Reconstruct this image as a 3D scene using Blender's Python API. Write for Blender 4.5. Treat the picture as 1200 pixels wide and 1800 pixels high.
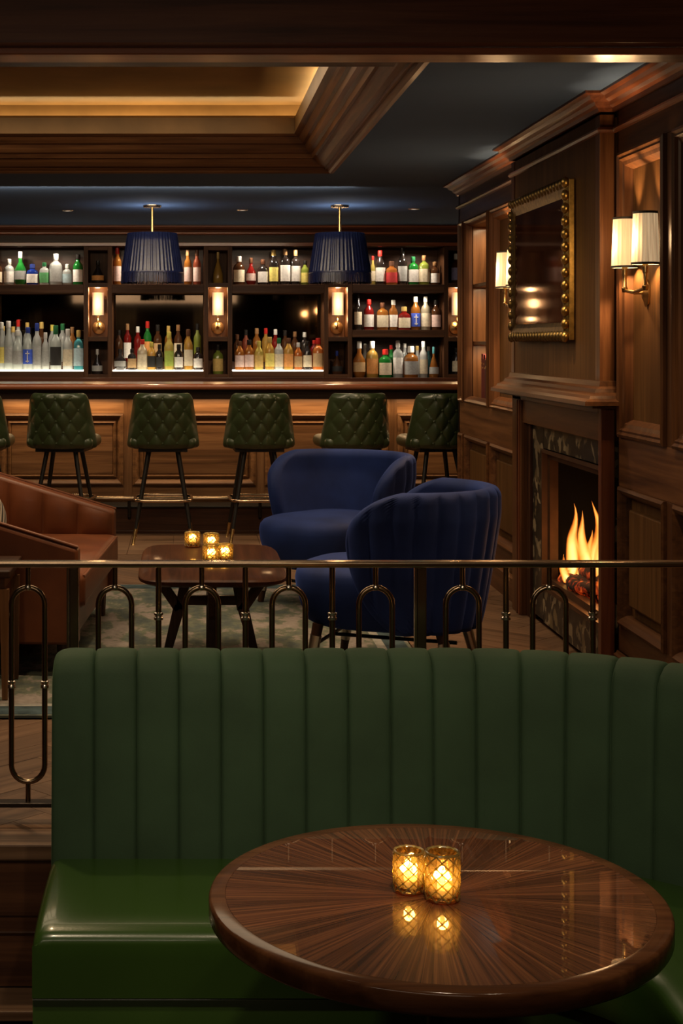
import bpy, bmesh, math, random
from mathutils import Vector, Matrix
R = random.Random(7)
SC = bpy.context.scene
COL = SC.collection
PI = math.pi
for o in list(bpy.data.objects):
    bpy.data.objects.remove(o)

# ---------------------------------------------------------------- camera / world / exposure
F = 2650.0; VX, VY, EYE = 330.0, 600.0, 1.40
cam_d = bpy.data.cameras.new('camera'); cam = bpy.data.objects.new('camera', cam_d); COL.objects.link(cam)
cam.location = (0, 0, EYE); cam.rotation_euler = (PI / 2, 0, 0)
cam_d.sensor_fit = 'AUTO'; cam_d.sensor_width = 36.0; cam_d.lens = F / 1800 * 36
cam_d.shift_x = (600 - VX) / 1800; cam_d.shift_y = (VY - 900) / 1800
cam_d.clip_start = 0.05; cam_d.clip_end = 100
SC.camera = cam
w = bpy.data.worlds.new('world'); SC.world = w; w.use_nodes = True
w.node_tree.nodes['Background'].inputs[0].default_value = (0.02, 0.02, 0.03, 1)
w.node_tree.nodes['Background'].inputs[1].default_value = 0.3
SC.view_settings.view_transform = 'Standard'; SC.view_settings.look = 'None'
SC.view_settings.exposure = 0.0; SC.view_settings.gamma = 1.0; SC.view_settings.use_curve_mapping = False
try:
    SC.cycles.use_denoising = True
    SC.cycles.sample_clamp_indirect = 2.5; SC.cycles.sample_clamp_direct = 0
    SC.cycles.max_bounces = 9; SC.cycles.transparent_max_bounces = 12
    SC.cycles.caustics_reflective = False; SC.cycles.caustics_refractive = False
    SC.cycles.blur_glossy = 0.4
except Exception:
    pass

def W(px, py, D):                       # pixel -> world at depth D
    return ((px - VX) / F * D, D, EYE - (py - VY) / F * D)

def light(name, kind, loc, power, color=(1, .72, .42), parent=None, aim=None, size=.03, spot=80, blend=.6):
    d = bpy.data.lights.new(name, kind); d.energy = power; d.color = color
    if kind == 'SPOT':
        d.spot_size = math.radians(spot); d.spot_blend = blend; d.shadow_soft_size = size
    elif kind == 'POINT':
        d.shadow_soft_size = size
    elif kind == 'AREA':
        d.shape = 'RECTANGLE'; d.size = size[0]; d.size_y = size[1]
    o = bpy.data.objects.new(name, d); COL.objects.link(o); o.location = loc
    if aim is not None:
        v = Vector(aim) - Vector(loc); o.rotation_euler = v.to_track_quat('-Z', 'Y').to_euler()
    if parent is not None:
        o.parent = parent; o.location = Vector(loc) - parent.location
    return o

CEIL_ = 2.42
WARM = (1, .70, .40); AMB = (1, .60, .28); NEUT = (1, .84, .66)
K_DOWN, K_SCONCE, K_NICHE, K_COVE, K_CANDLE, K_FIRE, K_SHELF, K_FORE, K_LED = 2.6, 3.2, 2.6, 1, 1.6, 2.5, 1.0, 2.2, 1.1
for _x in (-2.6, -1.2, .4): light('curtain_fill_spot', 'SPOT', (_x, -1.7, 2.34), 45, (1, .74, .46), None, (_x, -2.5, .8), .04, 100)  # unseen spots added to brighten the rear curtains for the bar mirrors
# added fill lights, no fittings: above the camera, inside the coffer, before the bar
light('front_fill', 'AREA', (-.6, -.3, 2.345), 26, (1, .80, .58), None, (-.2, 6, .6), (3.0, .5))
light('coffer_fill', 'AREA', (-1.0, 7.1, CEIL_ + .34), 55, (1, .76, .48), None, (-1.0, 7.1, 0), (3.0, 2.6))
light('bar_light', 'AREA', (-.6, 9.9, CEIL_ - .03), 40, (1, .78, .52), None, (-.6, 11.4, .8), (3.4, .25))

# ---------------------------------------------------------------- materials
def S(r, g, b):
    f = lambda c: (c / 255 / 12.92) if c <= 10.3 else ((c / 255 + .055) / 1.055) ** 2.4
    return (f(r), f(g), f(b), 1)

def base_mat(name):
    m = bpy.data.materials.new(name); m.use_nodes = True
    nt = m.node_tree; b = nt.nodes['Principled BSDF']
    return m, nt, b

def N(nt, typ, **kw):
    n = nt.nodes.new(typ)
    for k, v in kw.items():
        if k.startswith('i_'):
            n.inputs[k[2:].replace('_', ' ')].default_value = v
        else:
            setattr(n, k, v)
    return n

def ramp(nt, stops):
    n = nt.nodes.new('ShaderNodeValToRGB'); e = n.color_ramp.elements
    while len(e) < len(stops):
        e.new(.5)
    for k, (p, c) in enumerate(stops):
        e[k].position = p; e[k].color = c
    return n

def plain(name, col, rough=.5, metal=0, coat=0, spec=.5, bump=0, bscale=80, var=.12, vscale=8, sheen=0):
    m, nt, b = base_mat(name)
    tc = N(nt, 'ShaderNodeTexCoord'); no = N(nt, 'ShaderNodeTexNoise'); no.inputs['Scale'].default_value = vscale
    no.inputs['Detail'].default_value = 5
    nt.links.new(tc.outputs['Object'], no.inputs['Vector'])
    lo = tuple(c * (1 - var) for c in col[:3]) + (1,); hi = tuple(min(1, c * (1 + var)) for c in col[:3]) + (1,)
    r = ramp(nt, [(.3, lo), (.7, hi)]); nt.links.new(no.outputs['Fac'], r.inputs['Fac'])
    nt.links.new(r.outputs['Color'], b.inputs['Base Color'])
    b.inputs['Roughness'].default_value = rough; b.inputs['Metallic'].default_value = metal
    b.inputs['Coat Weight'].default_value = coat; b.inputs['Coat Roughness'].default_value = .08
    b.inputs['Specular IOR Level'].default_value = spec
    if sheen:
        b.inputs['Sheen Weight'].default_value = sheen; b.inputs['Sheen Roughness'].default_value = .35
        b.inputs['Sheen Tint'].default_value = tuple(min(1, c * 6 + .05) for c in col[:3]) + (1,)
    if bump:
        n2 = N(nt, 'ShaderNodeTexNoise'); n2.inputs['Scale'].default_value = bscale; n2.inputs['Detail'].default_value = 6
        nt.links.new(tc.outputs['Object'], n2.inputs['Vector'])
        bp = N(nt, 'ShaderNodeBump'); bp.inputs['Strength'].default_value = bump; bp.inputs['Distance'].default_value = .003
        nt.links.new(n2.outputs['Fac'], bp.inputs['Height']); nt.links.new(bp.outputs['Normal'], b.inputs['Normal'])
    return m

def wood(name, dark, mid, light_, axis='Z', rough=.35, coat=.25, fine=1.0, rnd=.25, bump=.06, spec=.22):
    m, nt, b = base_mat(name)
    tc = N(nt, 'ShaderNodeTexCoord'); oi = N(nt, 'ShaderNodeObjectInfo')
    mp = N(nt, 'ShaderNodeMapping')
    s = {'X': (1.1, 26, 26), 'Y': (26, 1.1, 26), 'Z': (26, 26, 1.1)}[axis]
    mp.inputs['Scale'].default_value = tuple(v * fine for v in s)
    add = N(nt, 'ShaderNodeVectorMath', operation='ADD'); mul = N(nt, 'ShaderNodeVectorMath', operation='SCALE')
    comb = N(nt, 'ShaderNodeCombineXYZ')
    for k in range(3):
        nt.links.new(oi.outputs['Random'], comb.inputs[k])
    nt.links.new(comb.outputs[0], mul.inputs[0]); mul.inputs['Scale'].default_value = 37.0
    nt.links.new(tc.outputs['Object'], add.inputs[0]); nt.links.new(mul.outputs[0], add.inputs[1])
    nt.links.new(add.outputs[0], mp.inputs['Vector'])
    n1 = N(nt, 'ShaderNodeTexNoise'); n1.inputs['Scale'].default_value = 1.0; n1.inputs['Detail'].default_value = 7
    n1.inputs['Roughness'].default_value = .62; n1.inputs['Distortion'].default_value = .6
    nt.links.new(mp.outputs[0], n1.inputs['Vector'])
    r = ramp(nt, [(.28, dark), (.5, mid), (.74, light_)])
    nt.links.new(n1.outputs['Fac'], r.inputs['Fac'])
    hsv = N(nt, 'ShaderNodeHueSaturation'); mr = N(nt, 'ShaderNodeMapRange')
    mr.inputs['To Min'].default_value = 1 - rnd; mr.inputs['To Max'].default_value = 1 + rnd
    nt.links.new(oi.outputs['Random'], mr.inputs['Value']); nt.links.new(mr.outputs[0], hsv.inputs['Value'])
    nt.links.new(r.outputs['Color'], hsv.inputs['Color']); nt.links.new(hsv.outputs['Color'], b.inputs['Base Color'])
    b.inputs['Roughness'].default_value = rough; b.inputs['Coat Weight'].default_value = coat; b.inputs['Specular IOR Level'].default_value = spec
    b.inputs['Coat Roughness'].default_value = .12
    bp = N(nt, 'ShaderNodeBump'); bp.inputs['Strength'].default_value = bump; bp.inputs['Distance'].default_value = .002
    nt.links.new(n1.outputs['Fac'], bp.inputs['Height']); nt.links.new(bp.outputs['Normal'], b.inputs['Normal'])
    return m

def emit(name, col, strength):
    m, nt, b = base_mat(name)
    b.inputs['Base Color'].default_value = (.02, .02, .02, 1)
    b.inputs['Emission Color'].default_value = col; b.inputs['Emission Strength'].default_value = strength
    return m

def glassy(name, col, tl=.45, tr=.25, rough=.08):
    m, nt, b = base_mat(name); nt.nodes.remove(b)
    out = nt.nodes['Material Output']
    a = N(nt, 'ShaderNodeBsdfTranslucent'); a.inputs[0].default_value = col
    c = N(nt, 'ShaderNodeBsdfTransparent'); c.inputs[0].default_value = tuple(min(1, x * 1.15 + .04) for x in col[:3]) + (1,)
    g = N(nt, 'ShaderNodeBsdfGlossy'); g.inputs['Color'].default_value = (.9, .9, .9, 1); g.inputs['Roughness'].default_value = rough
    d = N(nt, 'ShaderNodeBsdfDiffuse'); d.inputs[0].default_value = col
    m1 = N(nt, 'ShaderNodeMixShader'); m1.inputs[0].default_value = tr / max(.001, tl + tr)
    nt.links.new(a.outputs[0], m1.inputs[1]); nt.links.new(c.outputs[0], m1.inputs[2])
    m2 = N(nt, 'ShaderNodeMixShader'); m2.inputs[0].default_value = max(0, 1 - tl - tr)
    nt.links.new(m1.outputs[0], m2.inputs[1]); nt.links.new(d.outputs[0], m2.inputs[2])
    fr = N(nt, 'ShaderNodeFresnel'); fr.inputs[0].default_value = 1.5
    m3 = N(nt, 'ShaderNodeMixShader'); nt.links.new(fr.outputs[0], m3.inputs[0])
    nt.links.new(m2.outputs[0], m3.inputs[1]); nt.links.new(g.outputs[0], m3.inputs[2])
    nt.links.new(m3.outputs[0], out.inputs['Surface'])
    return m

WD, WM, WL = (.042, .0155, .006, 1), (.10, .040, .015, 1), (.17, .075, .030, 1)
M = {}
for ax in 'XYZ':
    M['wal' + ax] = wood('walnut_' + ax, WD, WM, WL, ax, rough=.42, coat=.08)
    M['bar' + ax] = wood('bar_walnut_' + ax, (.06, .026, .010, 1), (.15, .068, .027, 1), (.25, .125, .054, 1), ax, rough=.4, coat=.15)
    M['dk' + ax] = wood('dark_walnut_' + ax, (.016, .006, .003, 1), (.04, .016, .008, 1), (.075, .032, .015, 1), ax, rough=.45, coat=.08)
    M['red' + ax] = wood('mahogany_' + ax, (.05, .016, .008, 1), (.13, .042, .019, 1), (.2, .075, .034, 1), ax, rough=.32, coat=.22)
M['lit_edge'] = wood('polished_lit_edge', (.16, .045, .018, 1), (.28, .085, .035, 1), (.36, .13, .06, 1), 'X', rough=.28, coat=.8, rnd=0)  # lighter red puts the highlights on these edges into the colour
M['panel'] = wood('panel_veneer', (.062, .027, .0085, 1), (.10, .046, .015, 1), (.145, .070, .024, 1), 'Z', rough=.55, coat=.0, rnd=.1, spec=.12)
for ax in 'XZ':
    M['cab' + ax] = wood('cabinet_walnut_' + ax, (.036, .013, .005, 1), (.08, .031, .011, 1), (.14, .058, .022, 1), ax, rough=.5, coat=.0, rnd=.12)
M['floorwood'] = wood('oak_plank', (.062, .033, .018, 1), (.125, .07, .04, 1), (.19, .112, .066, 1), 'X', rough=.5, coat=.0, rnd=.22)
M['navy'] = plain('navy_plaster', (.072, .118, .225, 1), .9, spec=.05, var=.05, vscale=1.2)
M['gold_leaf'] = plain('gold_leaf_plaster', (.20, .115, .045, 1), .5, metal=.35, var=.28, vscale=3, bump=.1, bscale=14)
M['brass'] = plain('brass', (.62, .42, .18, 1), .26, metal=1, var=.1)
M['bronze'] = plain('bronze_tube', (.27, .19, .12, 1), .24, metal=1, var=.15)
M['bronze_dk'] = plain('dark_bronze', (.045, .034, .026, 1), .32, metal=.8, var=.2)
M['rail_top'] = plain('polished_bronze', (.5, .37, .25, 1), .2, metal=1, var=.1)
M['steel'] = plain('satin_steel', (.62, .56, .48, 1), .25, metal=1, var=.05)
M['black'] = plain('black_metal', (.012, .011, .01, 1), .4, metal=.3)
M['blacktrim'] = plain('black_trim', (.006, .005, .005, 1), .6)
M['gilt'] = plain('gilt_carving', (.52, .33, .09, 1), .32, metal=1, var=.35, vscale=40)
M['gilt_dk'] = plain('tarnished_gilt', (.20, .13, .045, 1), .4, metal=1, var=.4, vscale=40)
def painted_reflection():  # brown base stands in for the wood panelling a clean mirror would reflect
    m, nt, b = base_mat('painted_reflection_glass'); nt.nodes.remove(b); out = nt.nodes['Material Output']
    g = N(nt, 'ShaderNodeBsdfGlossy'); g.inputs['Color'].default_value = (.30, .25, .22, 1); g.inputs['Roughness'].default_value = .05
    d = N(nt, 'ShaderNodeBsdfDiffuse'); tc = N(nt, 'ShaderNodeTexCoord'); no = N(nt, 'ShaderNodeTexNoise'); no.inputs['Scale'].default_value = 5
    nt.links.new(tc.outputs['Object'], no.inputs['Vector'])
    r = ramp(nt, [(.35, (.035, .012, .007, 1)), (.7, (.075, .028, .015, 1))]); nt.links.new(no.outputs['Fac'], r.inputs['Fac']); nt.links.new(r.outputs['Color'], d.inputs[0])
    mx = N(nt, 'ShaderNodeMixShader'); mx.inputs[0].default_value = .34
    nt.links.new(d.outputs[0], mx.inputs[1]); nt.links.new(g.outputs[0], mx.inputs[2]); nt.links.new(mx.outputs[0], out.inputs['Surface'])
    return m
M['mirror'] = painted_reflection()
M['smoky'] = plain('smoky_mirror', (.06, .042, .028, 1), .035, metal=1, var=.3, vscale=3)
M['green_leather'] = plain('green_leather', (.026, .038, .014, 1), .34, coat=.2, var=.15, bump=.15, bscale=120)
M['green_vinyl'] = plain('green_vinyl', (.022, .052, .008, 1), .27, coat=.35, var=.08, bump=.05, bscale=160, vscale=3)
M['green_velvet'] = plain('green_velvet', (.028, .056, .029, 1), .75, spec=.25, var=.15, vscale=5, sheen=.22, bump=.12, bscale=300)
M['blue_velvet'] = plain('blue_velvet', (.012, .027, .125, 1), .7, spec=.2, var=.3, vscale=5, sheen=.35, bump=.12, bscale=260)
M['tan_leather'] = plain('tan_leather', (.14, .043, .016, 1),   .42, coat=.04, spec=.3, var=.25, vscale=5, bump=.12, bscale=90)
M['fringe'] = plain('navy_silk', (.012, .018, .08, 1), .32, spec=.7, var=.35, vscale=60)
M['marble'] = None
M['copper'] = plain('aged_copper', (.10, .045, .022, 1), .45, metal=.5, var=.3)
M['soot'] = plain('soot_iron', (.006, .005, .0045, 1), .9, var=.3, vscale=10)
M['curtain'] = plain('grey_curtain', (.30, .28, .24, 1), .9)
M['wax'] = plain('wax', (.85, .70, .45, 1), .5)
M['white'] = plain('white_enamel', (.7, .66, .58, 1), .4)

def marble():
    m, nt, b = base_mat('breccia_marble')
    tc = N(nt, 'ShaderNodeTexCoord'); v = N(nt, 'ShaderNodeTexVoronoi'); v.inputs['Scale'].default_value = 20
    no = N(nt, 'ShaderNodeTexNoise'); no.inputs['Scale'].default_value = 9; no.inputs['Detail'].default_value = 6
    ad = N(nt, 'ShaderNodeVectorMath', operation='ADD'); nt.links.new(tc.outputs['Object'], ad.inputs[0])
    sc = N(nt, 'ShaderNodeVectorMath', operation='SCALE'); sc.inputs['Scale'].default_value = .18
    nt.links.new(no.outputs['Color'], sc.inputs[0]); nt.links.new(sc.outputs[0], ad.inputs[1])
    nt.links.new(ad.outputs[0], v.inputs['Vector']); nt.links.new(tc.outputs['Object'], no.inputs['Vector'])
    r = ramp(nt, [(.0, (.012, .011, .010, 1)), (.58, (.03, .027, .021, 1)), (.66, (.16, .115, .06, 1)), (.76, (.28, .22, .14, 1)), (1, (.04, .035, .026, 1))])
    nt.links.new(v.outputs['Color'], r.inputs['Fac']); nt.links.new(r.outputs['Color'], b.inputs['Base Color'])
    b.inputs['Roughness'].default_value = .3; b.inputs['Specular IOR Level'].default_value = .3
    return m
M['marble'] = marble()

def rug_mat():
    m, nt, b = base_mat('faded_rug')
    tc = N(nt, 'ShaderNodeTexCoord'); mp = N(nt, 'ShaderNodeMapping'); mp.inputs['Scale'].default_value = (4.5, 2.6, 1)
    nt.links.new(tc.outputs['Object'], mp.inputs['Vector'])
    n1 = N(nt, 'ShaderNodeTexNoise'); n1.inputs['Scale'].default_value = 1.6; n1.inputs['Detail'].default_value = 6; n1.inputs['Roughness'].default_value = .6
    nt.links.new(mp.outputs[0], n1.inputs['Vector'])
    r = ramp(nt, [(.30, (.045, .058, .062, 1)), (.42, (.065, .08, .07, 1)), (.50, (.10, .11, .075, 1)), (.54, (.21, .175, .155, 1)), (.72, (.26, .22, .20, 1))])
    nt.links.new(n1.outputs['Fac'], r.inputs['Fac'])
    n2 = N(nt, 'ShaderNodeTexNoise'); n2.inputs['Scale'].default_value = 40; nt.links.new(tc.outputs['Object'], n2.inputs['Vector'])
    mx = N(nt, 'ShaderNodeMixRGB', blend_type='MULTIPLY'); mx.inputs[0].default_value = .6
    nt.links.new(r.outputs['Color'], mx.inputs[1]); nt.links.new(n2.outputs['Fac'], mx.inputs[2])
    gm = N(nt, 'ShaderNodeGamma'); gm.inputs[1].default_value = .8
    nt.links.new(mx.outputs[0], gm.inputs[0]); nt.links.new(gm.outputs[0], b.inputs['Base Color'])
    b.inputs['Roughness'].default_value = .95; b.inputs['Specular IOR Level'].default_value = .1
    return m
M['rug'] = rug_mat()
M['rug_border'] = plain('rug_border', (.05, .075, .085, 1), .95, var=.5, vscale=14, spec=.1)
M['rug_line'] = plain('rug_line', (.26, .25, .23, 1), .95, var=.3, vscale=20, spec=.1)

def sunburst(n=28):
    m, nt, b = base_mat('sunburst_veneer')
    tc = N(nt, 'ShaderNodeTexCoord'); sx = N(nt, 'ShaderNodeSeparateXYZ'); nt.links.new(tc.outputs['Object'], sx.inputs[0])
    at = N(nt, 'ShaderNodeMath', operation='ARCTAN2'); nt.links.new(sx.outputs[1], at.inputs[0]); nt.links.new(sx.outputs[0], at.inputs[1])
    ln = N(nt, 'ShaderNodeVectorMath', operation='LENGTH'); nt.links.new(tc.outputs['Object'], ln.inputs[0])
    u = N(nt, 'ShaderNodeMath', operation='MULTIPLY'); u.inputs[1].default_value = n / (2 * PI); nt.links.new(at.outputs[0], u.inputs[0])
    fl = N(nt, 'ShaderNodeMath', operation='FLOOR'); nt.links.new(u.outputs[0], fl.inputs[0])
    fr = N(nt, 'ShaderNodeMath', operation='FRACT'); nt.links.new(u.outputs[0], fr.inputs[0])
    wn = N(nt, 'ShaderNodeTexWhiteNoise', noise_dimensions='1D'); nt.links.new(fl.outputs[0], wn.inputs['W'])
    c1 = N(nt, 'ShaderNodeMath', operation='MULTIPLY'); c1.inputs[1].default_value = 13.0; nt.links.new(fr.outputs[0], c1.inputs[0])
    c2 = N(nt, 'ShaderNodeMath', operation='MULTIPLY'); c2.inputs[1].default_value = 2.2; nt.links.new(ln.outputs['Value'], c2.inputs[0])
    c3 = N(nt, 'ShaderNodeMath', operation='MULTIPLY'); c3.inputs[1].default_value = 53.; nt.links.new(wn.outputs['Value'], c3.inputs[0])
    cb = N(nt, 'ShaderNodeCombineXYZ')
    nt.links.new(c1.outputs[0], cb.inputs[0]); nt.links.new(c2.outputs[0], cb.inputs[1]); nt.links.new(c3.outputs[0], cb.inputs[2])
    no = N(nt, 'ShaderNodeTexNoise'); no.inputs['Scale'].default_value = 1; no.inputs['Detail'].default_value = 5
    nt.links.new(cb.outputs[0], no.inputs['Vector'])
    r = ramp(nt, [(.30, (.035, .011, .0045, 1)), (.5, (.085, .028, .011, 1)), (.70, (.19, .07, .027, 1))]); nt.links.new(no.outputs['Fac'], r.inputs['Fac'])
    hs = N(nt, 'ShaderNodeHueSaturation'); mr = N(nt, 'ShaderNodeMapRange'); mr.inputs['To Min'].default_value = .7; mr.inputs['To Max'].default_value = 1.25
    nt.links.new(wn.outputs['Value'], mr.inputs['Value']); nt.links.new(mr.outputs[0], hs.inputs['Value'])
    nt.links.new(r.outputs['Color'], hs.inputs['Color']); nt.links.new(hs.outputs['Color'], b.inputs['Base Color'])
    b.inputs['Roughness'].default_value = .5; b.inputs['Specular IOR Level'].default_value = .1; b.inputs['Coat Weight'].default_value = 1; b.inputs['Coat Roughness'].default_value = .01; b.inputs['Coat IOR'].default_value = 1.6
    return m
M['sunburst'] = sunburst()
M['lacquer'] = wood('lacquered_edge', (.035, .012, .005, 1), (.075, .027, .010, 1), (.13, .052, .02, 1), 'X', rough=.6, coat=.6, rnd=0, spec=.05)
M['coffee_top'] = wood('coffee_table_top', (.02, .007, .003, 1), (.045, .015, .007, 1), (.08, .03, .013, 1), 'Y', rough=.6, coat=.15, rnd=0, spec=.05)

def shade_mat(name, col, strength):
    m, nt, b = base_mat(name)
    b.inputs['Base Color'].default_value = (.75, .62, .42, 1); b.inputs['Roughness'].default_value = .9
    b.inputs['Emission Color'].default_value = col; b.inputs['Emission Strength'].default_value = strength
    tc = N(nt, 'ShaderNodeTexCoord'); no = N(nt, 'ShaderNodeTexNoise')
    mp = N(nt, 'ShaderNodeMapping'); mp.inputs['Scale'].default_value = (160, 160, 2)
    nt.links.new(tc.outputs['Object'], mp.inputs[0]); nt.links.new(mp.outputs[0], no.inputs['Vector']); no.inputs['Scale'].default_value = 1
    r = ramp(nt, [(.3, tuple(c * .45 for c in col[:3]) + (1,)), (.7, col)]); nt.links.new(no.outputs['Fac'], r.inputs['Fac'])
    nt.links.new(r.outputs['Color'], b.inputs['Emission Color'])
    return m
M['shade'] = shade_mat('pleated_shade', (1, .70, .38, 1), .50)
M['shade_sm'] = shade_mat('niche_shade', (1, .68, .40, 1), .5)
M['led'] = emit('led_strip', (1, .70, .30, 1), 9)
M['led_white'] = emit('shelf_led', (1, .88, .66, 1), 4.0)
M['lamp_disc'] = emit('downlight_lens', (1, .85, .65, 1), 1.2)
M['ember'] = emit('ember', (1, .16, .02, 1), .22)

def cup_mat():
    m, nt, b = base_mat('amber_cut_glass'); nt.nodes.remove(b); out = nt.nodes['Material Output']
    a = N(nt, 'ShaderNodeBsdfTranslucent'); a.inputs[0].default_value = (.95, .66, .28, 1)
    c = N(nt, 'ShaderNodeBsdfTransparent'); c.inputs[0].default_value = (.95, .76, .42, 1)
    g = N(nt, 'ShaderNodeBsdfRefraction'); g.inputs['Color'].default_value = (.95, .74, .38, 1); g.inputs['IOR'].default_value = 1.45; g.inputs['Roughness'].default_value = .03
    gl = N(nt, 'ShaderNodeBsdfGlossy'); gl.inputs['Color'].default_value = (1, .85, .55, 1); gl.inputs['Roughness'].default_value = .06
    m1 = N(nt, 'ShaderNodeMixShader'); m1.inputs[0].default_value = .84
    nt.links.new(a.outputs[0], m1.inputs[1]); nt.links.new(c.outputs[0], m1.inputs[2])
    m2 = N(nt, 'ShaderNodeMixShader'); m2.inputs[0].default_value = .45
    nt.links.new(m1.outputs[0], m2.inputs[1]); nt.links.new(g.outputs[0], m2.inputs[2])
    fr = N(nt, 'ShaderNodeFresnel'); fr.inputs[0].default_value = 1.6
    m3 = N(nt, 'ShaderNodeMixShader'); nt.links.new(fr.outputs[0], m3.inputs[0]); nt.links.new(m2.outputs[0], m3.inputs[1]); nt.links.new(gl.outputs[0], m3.inputs[2])
    nt.links.new(m3.outputs[0], out.inputs['Surface'])
    return m
M['cup'] = cup_mat()
M['rib'] = glassy('amber_rib', (1, .80, .40, 1), .7, .25, .05)
M['amberfoot'] = glassy('amber_foot', (.75, .25, .05, 1), .6, .2, .05)
M['flame'] = emit('candle_flame', (1, .74, .38, 1), 9)

def fire_mat():
    m, nt, b = base_mat('fire'); nt.nodes.remove(b); out = nt.nodes['Material Output']
    tc = N(nt, 'ShaderNodeTexCoord'); sx = N(nt, 'ShaderNodeSeparateXYZ'); nt.links.new(tc.outputs['Generated'], sx.inputs[0])
    no = N(nt, 'ShaderNodeTexNoise'); no.inputs['Scale'].default_value = 9; mp = N(nt, 'ShaderNodeMapping'); mp.inputs['Scale'].default_value = (1, 1, .25)
    nt.links.new(tc.outputs['Object'], mp.inputs[0]); nt.links.new(mp.outputs[0], no.inputs['Vector'])
    lw = N(nt, 'ShaderNodeLayerWeight'); lw.inputs[0].default_value = .5
    r = ramp(nt, [(.0, (1, .80, .36, 1)), (.30, (1, .58, .14, 1)), (.6, (1, .30, .035, 1)), (1, (.7, .08, .006, 1))])
    ad = N(nt, 'ShaderNodeMath', operation='MULTIPLY_ADD'); ad.inputs[1].default_value = .55
    nt.links.new(sx.outputs[2], ad.inputs[0]); nt.links.new(lw.outputs['Facing'], ad.inputs[2])
    nt.links.new(ad.outputs[0], r.inputs['Fac'])
    em = N(nt, 'ShaderNodeEmission'); em.inputs['Strength'].default_value = 1.7; nt.links.new(r.outputs['Color'], em.inputs['Color'])
    tr = N(nt, 'ShaderNodeBsdfTransparent')
    fac = N(nt, 'ShaderNodeMath', operation='MULTIPLY_ADD'); fac.inputs[1].default_value = 1.5; fac.inputs[2].default_value = -.42
    nt.links.new(ad.outputs[0], fac.inputs[0])
    f2 = N(nt, 'ShaderNodeMath', operation='MULTIPLY'); f2.use_clamp = True
    nt.links.new(fac.outputs[0], f2.inputs[0]); f2.inputs[1].default_value = .95
    mx = N(nt, 'ShaderNodeMixShader'); nt.links.new(f2.outputs[0], mx.inputs[0]); nt.links.new(em.outputs[0], mx.inputs[1]); nt.links.new(tr.outputs[0], mx.inputs[2])
    nt.links.new(mx.outputs[0], out.inputs['Surface'])
    return m
M['fire'] = fire_mat()

def charred():
    m, nt, b = base_mat('charred_log')
    tc = N(nt, 'ShaderNodeTexCoord'); no = N(nt, 'ShaderNodeTexNoise'); no.inputs['Scale'].default_value = 26; no.inputs['Detail'].default_value = 6
    nt.links.new(tc.outputs['Object'], no.inputs['Vector'])
    r = ramp(nt, [(.50, (0, 0, 0, 1)), (.60, (.30, .02, .002, 1)), (.75, (1, .16, .02, 1))]); nt.links.new(no.outputs['Fac'], r.inputs['Fac'])
    b.inputs['Base Color'].default_value = (.03, .012, .007, 1); b.inputs['Roughness'].default_value = .9
    nt.links.new(r.outputs['Color'], b.inputs['Emission Color']); b.inputs['Emission Strength'].default_value = .8
    return m
M['charred'] = charred()

def stripes():
    m, nt, b = base_mat('striped_cloth')
    tc = N(nt, 'ShaderNodeTexCoord'); wv = N(nt, 'ShaderNodeTexWave'); wv.inputs['Scale'].default_value = 9; wv.bands_direction = 'Z'
    wv.inputs['Distortion'].default_value = .3
    nt.links.new(tc.outputs['Object'], wv.inputs['Vector'])
    r = ramp(nt, [(.45, (.015, .013, .012, 1)), (.55, (.42, .36, .29, 1))]); nt.links.new(wv.outputs['Fac'], r.inputs['Fac'])
    nt.links.new(r.outputs['Color'], b.inputs['Base Color']); b.inputs['Roughness'].default_value = .9
    return m
M['stripe'] = stripes()

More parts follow.
